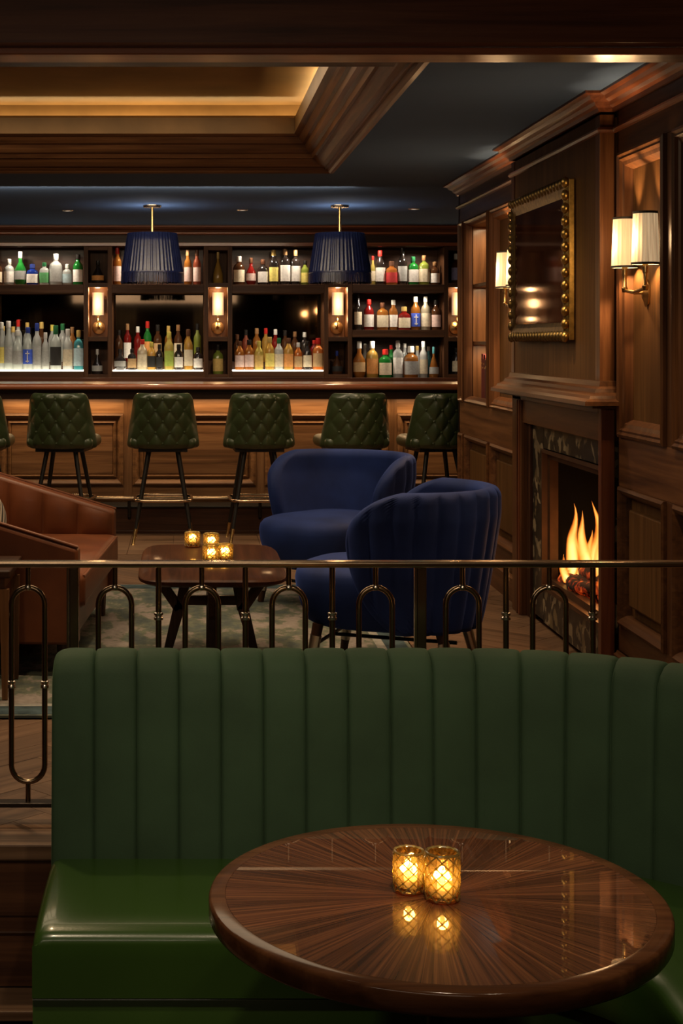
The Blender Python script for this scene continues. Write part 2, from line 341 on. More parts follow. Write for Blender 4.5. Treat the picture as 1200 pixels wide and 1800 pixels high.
# ---------------------------------------------------------------- mesh builder
class MB:
    def __init__(s):
        s.v = []; s.f = []
    def add(s, verts, faces):
        o = len(s.v); s.v += [tuple(p) for p in verts]; s.f += [[i + o for i in f] for f in faces]; return s
    def box(s, x0, x1, y0, y1, z0, z1):
        v = [(x, y, z) for x in (x0, x1) for y in (y0, y1) for z in (z0, z1)]
        return s.add(v, [(0, 1, 3, 2), (4, 6, 7, 5), (0, 4, 5, 1), (2, 3, 7, 6), (0, 2, 6, 4), (1, 5, 7, 3)])
    def tube(s, pts, r, seg=10, closed=False, caps=True):
        pts = [Vector(p) for p in pts]; n = len(pts); rs = r if isinstance(r, (list, tuple)) else [r] * n
        rings = []; ref = None
        for i, p in enumerate(pts):
            a = pts[(i - 1) % n] if (closed or i > 0) else p; b = pts[(i + 1) % n] if (closed or i < n - 1) else p
            t = (b - a).normalized()
            if ref is None:
                ref = Vector((0, 0, 1)) if abs(t.z) < .9 else Vector((1, 0, 0))
            u = (ref - t * ref.dot(t)).normalized(); ref = u; w_ = t.cross(u)
            rings.append([p + (u * math.cos(2 * PI * k / seg) + w_ * math.sin(2 * PI * k / seg)) * rs[i] for k in range(seg)])
        v = [q for ring in rings for q in ring]; f = []
        for i in range(n if closed else n - 1):
            for k in range(seg):
                a = i * seg + k; b = i * seg + (k + 1) % seg; j = ((i + 1) % n) * seg
                f.append((a, b, j + (k + 1) % seg, j + k))
        if caps and not closed:
            f.append(tuple(range(seg))[::-1]); f.append(tuple((n - 1) * seg + k for k in range(seg)))
        return s.add(v, f)
    def lathe(s, prof, seg=16, c=(0, 0, 0), rf=None, caps=True, sx=1, sy=1):
        v = []; f = []
        for (r, z) in prof:
            for k in range(seg):
                a = 2 * PI * k / seg; rr = r * (rf(a, z) if rf else 1)
                v.append((c[0] + rr * math.cos(a) * sx, c[1] + rr * math.sin(a) * sy, c[2] + z))
        for i in range(len(prof) - 1):
            for k in range(seg):
                f.append((i * seg + k, i * seg + (k + 1) % seg, (i + 1) * seg + (k + 1) % seg, (i + 1) * seg + k))
        if caps:
            f.append(tuple(range(seg))[::-1]); f.append(tuple((len(prof) - 1) * seg + k for k in range(seg)))
        return s.add(v, f)
    def sweep(s, path, prof, nrm, closed=False, flip=1, only=None):
        # prof (a, b): a sideways (nrm x tangent), b along nrm; mitred corners
        P = [Vector(p) for p in path]; n = len(P); nrm = Vector(nrm).normalized(); m = len(prof); v = []; f = []
        for i in range(n):
            segs = []
            if closed or i > 0: segs.append((P[i] - P[i - 1]).normalized())
            if closed or i < n - 1: segs.append((P[(i + 1) % n] - P[i]).normalized())
            sd = [nrm.cross(t) * flip for t in segs]
            mt = sd[0] if len(sd) == 1 else (sd[0] + sd[1]) / (1 + sd[0].dot(sd[1]))
            v += [P[i] + mt * a + nrm * b for a, b in prof]
        for i in range(n if closed else n - 1):
            j = (i + 1) % n
            if only is not None and i != only: continue
            for k in range(m - 1):
                f.append((i * m + k, i * m + k + 1, j * m + k + 1, j * m + k))
        if not closed:
            f.append(tuple(range(m))); f.append(tuple((n - 1) * m + k for k in range(m)))
        return s.add(v, f)
    def grid(s, fn, nu, nv, closeu=False):
        v = [fn(i / (nu if closeu else nu - 1), j / (nv - 1)) for i in range(nu) for j in range(nv)]
        f = []
        for i in range(nu if closeu else nu - 1):
            for j in range(nv - 1):
                a = i * nv + j; b = ((i + 1) % nu) * nv + j
                f.append((a, b, b + 1, a + 1))
        return s.add(v, f)
    def mesh(s, name):
        me = bpy.data.meshes.new(name); me.from_pydata(s.v, [], s.f); me.validate(); me.update()
        bm = bmesh.new(); bm.from_mesh(me); bmesh.ops.recalc_face_normals(bm, faces=bm.faces[:]); bm.to_mesh(me); bm.free()
        return me
    def build(s, name, mat, parent=None, bevel=0, smooth=False, seg=2, sub=0, origin=None):
        if origin is not None:
            s.v = [(x - origin[0], y - origin[1], z - origin[2]) for x, y, z in s.v]
        me = s.mesh(name); me.materials.append(mat)
        return link(name, me, parent, bevel, smooth, seg, sub, origin)

def link(name, me, parent=None, bevel=0, smooth=False, seg=2, sub=0, origin=None):
    o = bpy.data.objects.new(name, me); COL.objects.link(o)
    if origin is not None: o.location = origin
    if parent is not None: o.parent = parent
    if smooth:
        for p in me.polygons: p.use_smooth = True
        if smooth != 'all':
            try: me.set_sharp_from_angle(angle=math.radians(40))
            except Exception: pass
    if bevel:
        b = o.modifiers.new('bevel', 'BEVEL'); b.width = bevel; b.segments = seg; b.limit_method = 'ANGLE'; b.angle_limit = math.radians(35)
    if sub:
        q = o.modifiers.new('sub', 'SUBSURF'); q.levels = sub; q.render_levels = sub
    return o

def bx(name, mat, x0, x1, y0, y1, z0, z1, parent=None, bevel=.002):
    return MB().box(min(x0, x1), max(x0, x1), min(y0, y1), max(y0, y1), min(z0, z1), max(z0, z1)).build(name, mat, parent, bevel)

def tag(o, label, cat, group=None):
    o['label'] = label; o['category'] = cat
    if group: o['group'] = group
    return o
def thing(name, label, cat, loc=(0, 0, 0), rz=0, group=None):
    o = bpy.data.objects.new(name, None); COL.objects.link(o); o.location = loc; o.rotation_euler = (0, 0, rz)
    o.empty_display_size = .1
    return tag(o, label, cat, group)
def struct(o):
    o['kind'] = 'structure'; return o
def dup(root, loc, rz, label, group=None):
    def cp(o, par):
        c = o.copy(); COL.objects.link(c)
        if par is not None: c.parent = par
        for ch in list(o.children):
            cp(ch, c)
        return c
    r = cp(root, None); r.location = loc; r.rotation_euler = (0, 0, rz); r['label'] = label
    if group: r['group'] = group
    return r

def arc(cx, cy, r, a0, a1, n):
    return [(cx + r * math.cos(a0 + (a1 - a0) * i / n), cy + r * math.sin(a0 + (a1 - a0) * i / n)) for i in range(n + 1)]

def rbox(mb, x0, x1, y0, y1, z0, z1, r=.03, puff=0, nx=10, ny=10):
    """soft cushion: rounded box with a slightly crowned top"""
    prof = [(0, 0)]
    n = 5
    cx, cy, hx, hy = (x0 + x1) / 2, (y0 + y1) / 2, (x1 - x0) / 2, (y1 - y0) / 2
    loops = []
    for i in range(n + 1):
        a = PI / 2 * i / n; loops.append((r * (1 - math.sin(a)), z0 + r * (1 - math.cos(a))))
    for i in range(n + 1):
        a = PI / 2 * i / n; loops.append((r * (1 - math.cos(a)), z1 - r * (1 - math.sin(a))))
    for q in (.25, .5, .75, .93):
        loops.append((None, q))
    seg = []
    def outline(inset, rr):
        pts = []
        hx_, hy_ = hx - inset, hy - inset; rr = max(.003, min(rr, hx_, hy_))
        for (sx, sy, a0) in ((1, 1, 0), (-1, 1, PI / 2), (-1, -1, PI), (1, -1, 3 * PI / 2)):
            for k in range(7):
                a = a0 + PI / 2 * k / 6
                pts.append((cx + sx * (hx_ - rr) + rr * math.cos(a), cy + sy * (hy_ - rr) + rr * math.sin(a)))
        return pts
    v = []; m = 28
    top = outline(r, r * .6)
    for (ins, z) in loops:
        if ins is None:
            q = z
            v += [(cx + (px - cx) * (1 - q), cy + (py - cy) * (1 - q), z1 + puff * math.sin(q * PI / 2)) for px, py in top]
        else:
            v += [(px, py, z) for px, py in outline(ins, r * 1.2)]
    L = len(loops); f = []
    for i in range(L - 1):
        for k in range(m):
            f.append((i * m + k, i * m + (k + 1) % m, (i + 1) * m + (k + 1) % m, (i + 1) * m + k))
    f.append(tuple(range(m))[::-1]); f.append(tuple((L - 1) * m + k for k in range(m)))
    mb.add(v, f); return mb

CEIL = 2.42
# ================================================================ SETTING
# ---- floors
floor = struct(MB().box(-4.4, 3.4, 4.2, 13.9, -.2, -.006).build('floor', M['dkX']))
LOW = -.44
def clip(poly, x0, x1, y0, y1):
    def cut(P, inside, inter):
        out = []
        for i in range(len(P)):
            a, b = P[i - 1], P[i]
            if inside(b):
                if not inside(a): out.append(inter(a, b))
                out.append(b)
            elif inside(a): out.append(inter(a, b))
        return out
    for ax, lim, sgn in ((0, x0, 1), (0, x1, -1), (1, y0, 1), (1, y1, -1)):
        if not poly: return poly
        def ins(p): return (p[ax] - lim) * sgn >= 0
        def it(a, b):
            t = (lim - a[ax]) / (b[ax] - a[ax]); q = [a[0] + (b[0] - a[0]) * t, a[1] + (b[1] - a[1]) * t]; q[ax] = lim; return tuple(q)
        poly = cut(poly, ins, it)
    return poly

def herring(regions, z, parent, L=.60, Wd=.12, gap=.0008, limit=300):
    c = math.sqrt(.5); made = 0
    for (x0, x1, y0, y1) in regions:
        for i in range(-90, 91):
            for j in range(-60, 60):
                # herringbone lattice in the rotated frame
                for (ox, oy, hz) in ((0, 0, True), (0, 0, False)):
                    if hz:
                        px, py, w_, h_ = i * Wd + j * 2 * L * .5 * 0, 0, L, Wd
                    # two interleaved L-shapes
                    u = i * Wd + (j * 2 * L if True else 0); v = i * Wd
                    if hz: rect = (u, v, u + L, v + Wd)
                    else: rect = (u + L, v + Wd - L + 0, u + L + Wd, v + Wd)
                    a, b_, c2, d = rect[0] + gap, rect[1] + gap, rect[2] - gap, rect[3] - gap
                    pts = [(a, b_), (c2, b_), (c2, d), (a, d)]
                    wpts = [((p - q) * c, 5.0 + (p + q) * c - 4.0) for p, q in pts]
                    if max(p[0] for p in wpts) < x0 or min(p[0] for p in wpts) > x1 or max(p[1] for p in wpts) < y0 or min(p[1] for p in wpts) > y1: continue
                    pl = clip(wpts, x0, x1, y0, y1)
                    if len(pl) < 3: continue
                    ar = abs(sum(pl[k - 1][0] * pl[k][1] - pl[k][0] * pl[k - 1][1] for k in range(len(pl)))) / 2
                    if ar < .0015: continue
                    if made >= limit: return
                    cx = sum(p[0] for p in pl) / len(pl); cy = sum(p[1] for p in pl) / len(pl)
                    ang = PI / 4 if hz else 3 * PI / 4
                    ca, sa = math.cos(-ang), math.sin(-ang)
                    n = len(pl); dz = R.uniform(-.0004, .0004)
                    loc = [((p[0] - cx) * ca - (p[1] - cy) * sa, (p[0] - cx) * sa + (p[1] - cy) * ca) for p in pl]
                    mb = MB(); mb.add([(p[0], p[1], -.008) for p in loc] + [(p[0], p[1], dz) for p in loc],
                                      [tuple(range(n))[::-1], tuple(range(n, 2 * n))] + [(k, (k + 1) % n, n + (k + 1) % n, n + k) for k in range(n)])
                    me = mb.mesh('floor_plank'); me.materials.append(M['floorwood'])
                    o = link('floor_plank', me, parent); o.location = (cx, cy, z); o.rotation_euler = (0, 0, ang); made += 1
herring([(-1.25, 1.757, 4.34, 5.58), (1.03, 1.757, 5.58, 9.6), (-1.4, 1.03, 8.64, 9.9), (-1.6, -1.25, 4.34, 5.58)], 0.0, floor, limit=298)
far = MB()
for k in range(26):
    far.box(-4.3 + k * .3, -4.3 + k * .3 + .297, 9.91, 11.0, -.006, -.0005)
fo = far.build('floor_boards', M['floorwood'], floor); fo['kind'] = 'stuff'
bx('step_nosing', M['floorwood'], -4.3, 1.757, 4.19, 4.335, -.045, .001, floor, .006)
# riser below the platform
tr1 = struct(bx('trim_1', M['dkX'], -4.3, 1.757, 4.205, 4.24, -.40, -.047)); 
bx('riser_bead', M['dkX'], -4.3, 1.757, 4.199, 4.206, -.252, -.244, tr1, .003)
bx('step_tread', M['floorwood'], -4.3, 1.757, 4.06, 4.24, -.445 + .012, -.405, tr1, .004)
low = struct(MB().box(-4.4, 3.0, -2.7, 4.25, LOW - .1, LOW - .004).build('floor_lower', M['dkX']))
low.name = 'floor.001'
herring([(-.75, .2, 3.15, 4.055)], LOW, low, limit=60)

# ---- walls (shell)
wb = struct(MB().box(-4.4, 3.4, 13.72, 13.9, -.1, CEIL).build('wall_back', M['dkX']))
wl = struct(MB().box(-4.5, -4.3, -2.7, 13.9, LOW - .1, CEIL + .4).build('wall_left', M['redZ']))
wr0 = struct(MB().box(-4.4, 3.0, -2.8, -2.6, LOW - .1, CEIL + .4).build('wall_rear', M['dkZ']))
for (a, b) in ((-4.2, -2.9), (-2.0, -1.0), (.1, .9)):
    MB().grid(lambda u, v: (a + (b - a) * u, -2.5 + .05 * math.sin(u * (b - a) * 60), LOW + .02 + (2.25 - LOW) * v), 90, 2).build('curtain', M['curtain'], wr0, smooth='all')
for y0 in (3.0, 5.2, 7.4, 9.6):
    MB().sweep([(-4.3, y0, .95), (-4.3, y0 + 1.7, .95), (-4.3, y0 + 1.7, 2.1), (-4.3, y0, 2.1)],
               [(0, 0), (0, .02), (.03, .025), (.05, .008), (.06, 0)], (1, 0, 0), True).build('panel_moulding', M['redY'], wl)
MB().sweep([(-4.3, 13.7, CEIL), (-4.3, 4.4, CEIL)], [(0, -.16), (.02, -.16), (.02, -.13), (.05, -.1), (.06, -.06), (.1, -.03), (.1, 0), (0, 0)], (0, 0, 1), flip=1).build('crown_moulding', M['redY'], wl)

# ---- ceiling with coffer
XO, Y0, Y1 = .83, 5.38, 8.92
ce = MB()
ce.box(-4.4, 3.4, Y1, 13.9, CEIL, CEIL + .05).box(-4.4, 3.4, 4.25, Y0, CEIL, CEIL + .05)
ce.box(XO, 3.4, Y0, Y1, CEIL, CEIL + .05).box(-4.4, -4.25, Y0, Y1, CEIL, CEIL + .05)
ceiling = struct(ce.build('ceiling', M['navy']))
cx0 = -4.1
path = [(XO, Y0, CEIL), (XO, Y1, CEIL), (cx0, Y1, CEIL), (cx0, Y0, CEIL)]
prof = [(-.035, 0), (-.035, -.022), (-.012, -.026), (0, -.018), (.006, -.006), (.018, -.006), (.024, .004), (.05, .01), (.075, .035), (.085, .05), (.10, .052), (.108, .075),
        (.125, .082), (.14, .10), (.148, .125), (.165, .13), (.178, .15), (.185, .165), (.20, .17), (.215, .18), (.10, .235)]
for k in range(4): MB().sweep(path, prof, (0, 0, 1), True, only=k).build('coffer_moulding', M['walX' if k % 2 else 'walY'], ceiling)
for k in range(4): MB().sweep(path, [(.215, .18), (.215, .272), (.205, .285), (.195, .275), (.195, .235)], (0, 0, 1), True, only=k).build('coffer_frieze', M['gold_leaf'], ceiling)
bx('coffer_soffit', M['dkX'], cx0, XO - .06, Y0 + .05, Y0 + .25, CEIL + .005, CEIL + .04, ceiling)
XI, YI0, YI1 = XO - .06, Y0 + .08, Y1 - .08
cw = MB(); zt = CEIL + .365
cw.box(XI, XI + .04, YI0, YI1, CEIL + .235, zt).box(cx0, XI, YI1, YI1 + .04, CEIL + .235, zt).box(cx0, XI, YI0 - .04, YI0, CEIL + .235, zt).box(cx0, cx0 + .03, YI0, YI1, CEIL + .235, zt)
cw.build('coffer_wall', M['gold_leaf'], ceiling)
bx('coffer_ceiling', M['gold_leaf'], cx0, XI + .04, YI0 - .04, YI1 + .04, zt, zt + .04, ceiling)
# cove led strips lying in the trough
bx('led_strip', M['led'], cx0 + .1, XI - .05, YI1 - .05, YI1 - .03, CEIL + .236, CEIL + .246, ceiling, 0)
bx('led_strip', M['led'], XI - .05, XI - .03, YI0 + .1, YI1 - .08, CEIL + .236, CEIL + .246, ceiling, 0)
light('cove_light', 'AREA', (-1.3, YI1 - .045, CEIL + .25), 9 * K_COVE, (1, .68, .3), None, (-1.3, YI1 - .045, 9), (4.2, .02))
light('cove_light', 'AREA', (XI - .045, 7.1, CEIL + .25), 10 * K_COVE, (1, .64, .24), None, (XI - .045, 7.1, 9), (.02, 3.2))

# ---- foreground ceiling and beam
fc = struct(MB().box(-4.4, 2.2, -2.7, 4.36, 2.36, 2.46).build('ceiling.001', M['navy']))
bprof = [(0, 0), (0, -.018), (.012, -.022), (.02, -.03), (.02, -.10), (.035, -.105), (.045, -.118), (.045, -.128), (.06, -.132), (.065, -.145), (.13, -.145), (.13, 0)]
beam = struct(MB().sweep([(-4.3, 4.24, 2.36), (1.76, 4.24, 2.36)], [(a, b) for a, b in bprof], (0, 0, 1), flip=-1).build('trim_2', M['redX']))
beam2 = struct(bx('trim_3', M['lit_edge'], -4.3, 1.76, 4.18, 4.30, 2.195, 2.216, None, .004))  # light on the beam's underside put into the lighter wood colour

# ---- right wall
XW, XB = 1.76, 1.70
wr = MB()
wr.box(1.792, 1.98, 7.42, 8.80, -.1, CEIL).box(1.792, 1.98, 9.54, 9.80, -.1, CEIL).box(1.792, 1.98, 8.80, 9.54, -.1, 1.03).box(1.792, 1.98, 8.80, 9.54, 2.12, CEIL)
wr.box(1.792, 1.98, 4.2, 6.15, -.1, CEIL).box(1.792, 1.98, 6.15, 7.42, .86, CEIL).box(1.792, 1.98, 6.15, 7.42, -.1, .19)
wr.box(1.98, 2.2, 8.7, 9.8, -.1, CEIL)
wr.box(XW, 1.98, -2.7, 4.2, LOW - .1, 2.40)
wall = struct(wr.build('wall_right', M['panel']))
def stile(y0, y1, z0, z1, m='walZ', x0=XW, x1=1.793): return bx('stile', M[m], x0, x1, y0, y1, z0, z1, wall, .002)
def rail(y0, y1, z0, z1, m='walY', x0=XW, x1=1.793): return bx('rail', M[m], x0, x1, y0, y1, z0, z1, wall, .002)
def frame(y0, y1, z0, z1, prof, m='walZ', x=XW, name='panel_moulding'):
    return MB().sweep([(x, y0, z0), (x, y0, z1), (x, y1, z1), (x, y1, z0)], prof, (-1, 0, 0), True).build(name, M[m], wall)
P_UP = [(0, 0), (0, .014), (.012, .02), (.022, .013), (.03, .015), (.04, .004), (.055, .0), (.068, -.022), (.072, -.031)]
P_LO = [(0, 0), (0, .012), (.012, .018), (.024, .01), (.03, .004), (.04, -.012), (.044, -.031)]
ZB = [(.0, .13), (.13, .25), (.81, 1.012), (2.165, 2.335)]
secs = [  # y ranges between breast/wall ends, panels
    (7.90, 9.80, [(7.96, 8.73), (8.80, 9.54), (9.60, 9.76)]),
    (4.20, 6.16, [(4.62, 5.44), (5.545, 6.135)])]
for (ya, yb, pans) in secs:
    bb = struct(bx('baseboard_right', M['walY'], XW - .022, XW + .03, ya, yb, 0, .118, None, .003))
    MB().sweep([(XW, ya, .118), (XW, yb, .118)], [(-.0, .022), (0, 0), (.022, 0), (.022, .006), (.012, .012), (.006, .022)], (0, 0, 1), flip=1).build('base_moulding', M['walY'], bb)
    rail(ya, yb, .118, .25); rail(ya, yb, .81, 1.012); rail(ya, yb, 2.165, CEIL - .0)
    ed = [ya] + [q for p in pans for q in p] + [yb]
    for k in range(0, len(ed), 2):
        if ed[k + 1] - ed[k] > .004:
            stile(ed[k], ed[k + 1], .25, .81); stile(ed[k], ed[k + 1], 1.012, 2.165)
    for k, (a, b) in enumerate(pans):
        frame(a, b, .25, .81, P_LO, 'walY')
        if b - a > .3:
            bx('panel', M['panel'], 1.768, 1.80, a + .085, b - .085, .335, .725, wall, .008)
        if (a, b) == (8.80, 9.54):
            frame(a, b, 1.012, 2.165, P_LO, 'walZ')
        else:
            frame(a, b, 1.012, 2.165, P_UP if b - a > .3 else P_LO, 'walZ')
# end return of wall towards bar
bx('stile', M['dkZ'], XW, 1.98, 9.76, 9.81, .118, CEIL, wall, .004)
# crown and frieze bead following the chimney breast
def jog(x, xb, ylo=4.2):
    return [(x, ylo), (x, 6.21), (xb, 6.21), (xb, 7.91), (x, 7.91), (x, 9.81), (1.98, 9.81)]
crown = [(.0, -.075), (.012, -.075), (.016, -.06), (.03, -.052), (.036, -.038), (.055, -.03), (.062, -.016), (.085, -.010), (.085, 0), (0, 0)]
trim = struct(MB().sweep([(x, y, CEIL) for x, y in jog(XW, XB)], crown, (0, 0, 1)).build('trim_4', M['redY'])); trim.name = 'trim_4'
bead = struct(MB().sweep([(x, y, 2.27) for x, y in jog(XW, XB)], [(0, -.012), (.012, -.010), (.018, 0), (.012, .010), (0, .012)], (0, 0, 1)).build('trim_5', M['redY']))

# ---- chimney breast + fireplace
br = thing('fireplace', 'walnut fireplace with dark veined marble surround and burning fire', 'fireplace', (1.78, 7.06, 0))
def fb(name, mat, x0, x1, y0, y1, z0, z1, bev=.003):
    o = bx(name, mat, x0, x1, y0, y1, z0, z1, None, bev); o.parent = br; o.location = -br.location; return o
def fm(mb, name, mat, **k):
    o = mb.build(name, mat, None, **k); o.parent = br; o.location = -br.location; return o
fb('overmantel', M['panel'], XB, 1.79, 6.28, 7.84, 1.235, CEIL - .085)
fb('corner_stile', M['walZ'], XB - .004, 1.757, 6.21, 6.28, 1.235, CEIL - .085)
fb('corner_stile', M['walZ'], XB - .004, 1.757, 7.84, 7.91, 1.235, CEIL - .085)
mp_ = [(1.757, 6.20), (XB, 6.20), (XB, 7.92), (1.757, 7.92)]
mprof = [(0, 1.238), (.008, 1.236), (.012, 1.215), (.03, 1.205), (.036, 1.19), (.062, 1.178), (.068, 1.166), (.09, 1.155), (.092, 1.138), (.05, 1.134), (.05, 1.125), (0, 1.125)]
fm(MB().sweep([(x, y, 0) for x, y in mp_], mprof, (0, 0, 1), flip=-1) if False else MB().sweep([(x, y, 0) for x, y in mp_], mprof, (0, 0, 1), flip=1), 'mantel_shelf', M['walY'])
fb('header', M['walY'], XB + .01, 1.785, 6.25, 7.90, .985, 1.125)
fb('header_bead', M['redY'], XB, 1.75, 6.25, 7.90, 1.10, 1.124)
fb('pilaster', M['redZ'], XB, 1.757, 6.205, 6.25, 0, 1.125, .004)
fb('pilaster', M['walZ'], XB, 1.785, 7.70, 7.905, 0, 1.125, .004)
for yy in (7.715, 7.76):
    fb('pilaster_bead', M['redZ'], XB - .008, XB + .004, yy, yy + .016, .0, 1.10)
fb('inner_reveal', M['dkZ'], XB + .03, 1.785, 7.63, 7.70, 0, .985)
fb('marble_jamb', M['marble'], 1.745, 1.785, 7.40, 7.63, .03, .985)
fb('marble_jamb', M['marble'], 1.745, 1.785, 6.25, 6.30, .03, .985)
fb('marble_lintel', M['marble'], 1.745, 1.785, 6.30, 7.40, .875, .985)
fb('marble_hearth', M['marble'], 1.745, 1.785, 6.25, 7.40, .02, .19)
fm(MB().sweep([(1.745, 6.30, .19), (1.745, 6.30, .875), (1.745, 7.40, .875), (1.745, 7.40, .19)], [(0, .012), (.02, .012), (.022, -.015), (.05, -.02), (.052, -.06), (0, -.06)], (-1, 0, 0), True), 'firebox_frame', M['copper'])
fbx = MB(); fbx.box(2.05, 2.10, 6.15, 7.42, .1, .95).box(1.80, 2.10, 7.38, 7.42, .1, .95).box(1.80, 2.10, 6.15, 6.19, .1, .95).box(1.80, 2.10, 6.15, 7.42, .1, .19).box(1.80, 2.10, 6.15, 7.42, .9, .95)
fm(fbx, 'firebox', M['soot'])
for k, (y0, y1, x, z, r) in enumerate([(6.4, 7.3, 1.86, .24, .05), (6.45, 7.3, 1.98, .25, .055), (6.5, 7.33, 1.92, .32, .042), (6.75, 7.3, 1.83, .29, .03)]):
    pts = [(x + .03 * math.sin(k + t * 4), y0 + (y1 - y0) * t, z + (.03 if k == 3 else .01) * math.sin(3 * t + k)) for t in [i / 7 for i in range(8)]]
    fm(MB().tube(pts, [r * (1 + .12 * math.sin(9 * i + k)) for i in range(8)], 9), 'log', M['charred'] , smooth=True)
em = MB()
for k in range(40):
    a, b_, c_ = R.uniform(1.82, 2.02), R.uniform(6.35, 7.34), R.uniform(.012, .03)
    em.lathe([(c_ * .3, -c_ * .6), (c_, 0), (c_ * .4, c_ * .6)], 5, (a, b_, .21))
eo = fm(em, 'embers', M['ember']); eo['kind'] = 'stuff'
def flame(x, y, z, h, r, ph):
    mb = MB(); pr = []
    for i in range(15):
        t = i / 14; rr = r * (math.sin(PI * (.12 + .88 * t ** .8)) ** .9 * (1 - .35 * t) + .0)
        pr.append((max(.001, rr), h * t))
    mb.lathe(pr, 12)
    mb.v = [(px * .7 + (.02 * math.sin(3.2 * pz / h + ph) + .008 * math.sin(9 * pz / h + 3 * ph)) * (pz / h), py * (1 + .35 * math.sin(11 * pz / h + 2 * ph + (2 if py > 0 else 0))) + .035 * math.sin(5 * pz / h + ph * 2) * (pz / h), pz) for px, py, pz in mb.v]
    o = mb.build('flame', M['fire'], None, smooth='all'); o.parent = br; o.location = Vector((x, y, z)) - br.location
for (x, y, z, h, r, ph) in [(1.835, 7.21, .27, .36, .05, 0), (1.88, 7.20, .25, .22, .055, 1.3), (1.88, 7.13, .27, .33, .05, 2.2), (1.92, 7.10, .25, .40, .06, .6), (1.90, 6.9, .25, .34, .06, 3.1),
                            (1.91, 7.19, .24, .26, .05, 4.0), (1.86, 6.7, .25, .30, .06, 5.1), (1.92, 6.55, .25, .34, .06, 1.9), (1.80, 7.18, .25, .14, .035, 2.6)]:
    flame(x, y, z, h, r, ph)
light('fire_light', 'POINT', (1.86, 6.75, .36), 1.3 * K_FIRE, (1, .42, .12), br, size=.1)

# gilt mirror over the mantel
mi = thing('wall_mirror', 'gilt framed wall mirror with scalloped carving above the mantel', 'mirror', (1.69, 7.185, 1.40))
def mk(mb, name, mat, **k):
    o = mb.build(name, mat, None, **k); o.parent = mi; o.location = -mi.location; return o
ya, yb, za, zb = 6.615, 7.755, 1.405, 2.115
mk(MB().box(1.672, 1.697, ya, yb, za, zb), 'frame_back', M['gilt'], bevel=.003)
mk(MB().sweep([(1.672, ya + .03, za + .03), (1.672, ya + .03, zb - .03), (1.672, yb - .03, zb - .03), (1.672, yb - .03, za + .03)],
              [(-.02, 0), (-.015, .012), (.0, .018), (.03, .012), (.05, .004), (.055, 0)], (-1, 0, 0), True), 'frame_moulding', M['gilt_dk'])
mk(MB().box(1.666, 1.673, ya + .08, yb - .08, za + .08, zb - .08), 'mirror_glass', M['mirror'])
def bead_me(n, m_):
    mb = MB(); mb.lathe([(.004, -.016), (.02, -.012), (.026, 0), (.02, .012), (.006, .018)], 8)
    mb.v = [(-z * 1.0, x * .95, y) for x, y, z in mb.v]; me = mb.mesh(n); me.materials.append(M[m_])
    for p in me.polygons: p.use_smooth = True
    return me
bme, bme2 = bead_me('scallop', 'gilt'), bead_me('scallop', 'gilt_dk')
def scal(y, z, me):
    o = bpy.data.objects.new('scallop', me); COL.objects.link(o); o.parent = mi; o.location = Vector((1.660, y, z)) - mi.location
nz, ny = 13, 20
for k in range(nz):
    z = za + .015 + (zb - za - .03) * k / (nz - 1); scal(ya + .018, z, bme); scal(yb - .018, z, bme2)
for k in range(1, ny - 1):
    y = ya + .018 + (yb - ya - .036) * k / (ny - 1); scal(y, za + .018, bme2); scal(y, zb - .018, bme2)

# ---- lit niche with books, left of the fireplace
nb = thing('wall_niche', 'lit wooden display niche with two shelves, nearest the bar', 'shelf', (1.80, 9.17, 1.03))
def nk(name, mat, *a):
    o = bx(name, mat, *a); o.parent = nb; o.location = -nb.location; return o
nk('back_panel', M['barZ'], 1.965, 1.979, 8.81, 9.53, 1.031, 2.119)
nk('side_panel', M['barZ'], 1.80, 1.965, 8.805, 8.82, 1.031, 2.119); nk('side_panel', M['barZ'], 1.80, 1.965, 9.52, 9.535, 1.031, 2.119)
zsh = (1.40, 1.76)
for z in zsh: nk('shelf', M['walY'], 1.80, 1.965, 8.82, 9.52, z - .022, z)
for z in (1.376, 1.736, 2.115):
    light('niche_light', 'AREA', (1.88, 9.17, z - .004), 1.6 * K_NICHE, WARM, nb, (1.88, 9.17, 0), (.06, .5))
bcol = [(.16, .012, .012, 1), (.13, .01, .015, 1), (.18, .02, .015, 1), (.03, .02, .016, 1)]
bname = ['red', 'maroon', 'crimson', 'dark brown']
y = 8.87
for k in range(12):
    t = R.uniform(.028, .045); h = R.uniform(.25, .30); ci = [0, 1, 3, 2, 0, 1, 2, 3, 1, 0, 2, 1][k]
    b = thing('book', '%s hardback book, number %d along the lowest shelf of the lit niche' % (bname[ci], k + 1), 'book', (1.87, y + t / 2, 1.031), 0, 'books in the wall niche')
    ordn = ['first', 'second', 'third', 'fourth', 'fifth', 'sixth', 'seventh', 'eighth', 'ninth', 'tenth', 'eleventh', 'twelfth'][k]
    b['label'] = '%s hardback book, %s from the fireplace end on the niche bottom shelf' % (bname[ci], ordn)
    cm = MB().box(-.055, -.05, -t / 2, t / 2, 0, h).box(-.055, .07, -t / 2, -t / 2 + .003, 0, h).box(-.055, .07, t / 2 - .003, t / 2, 0, h)
    mname = 'book_%d' % ci
    if mname not in M: M[mname] = plain(mname, bcol[ci], .5)
    cm.build('cover', M[mname], b); MB().box(-.05, .066, -t / 2 + .003, t / 2 - .003, .004, h - .004).build('pages', M['white'], b)
    MB().box(-.0562, -.0548, -t / 2, t / 2, h * .78, h * .82).build('spine_band', M['gilt'], b)
    y += t + .003

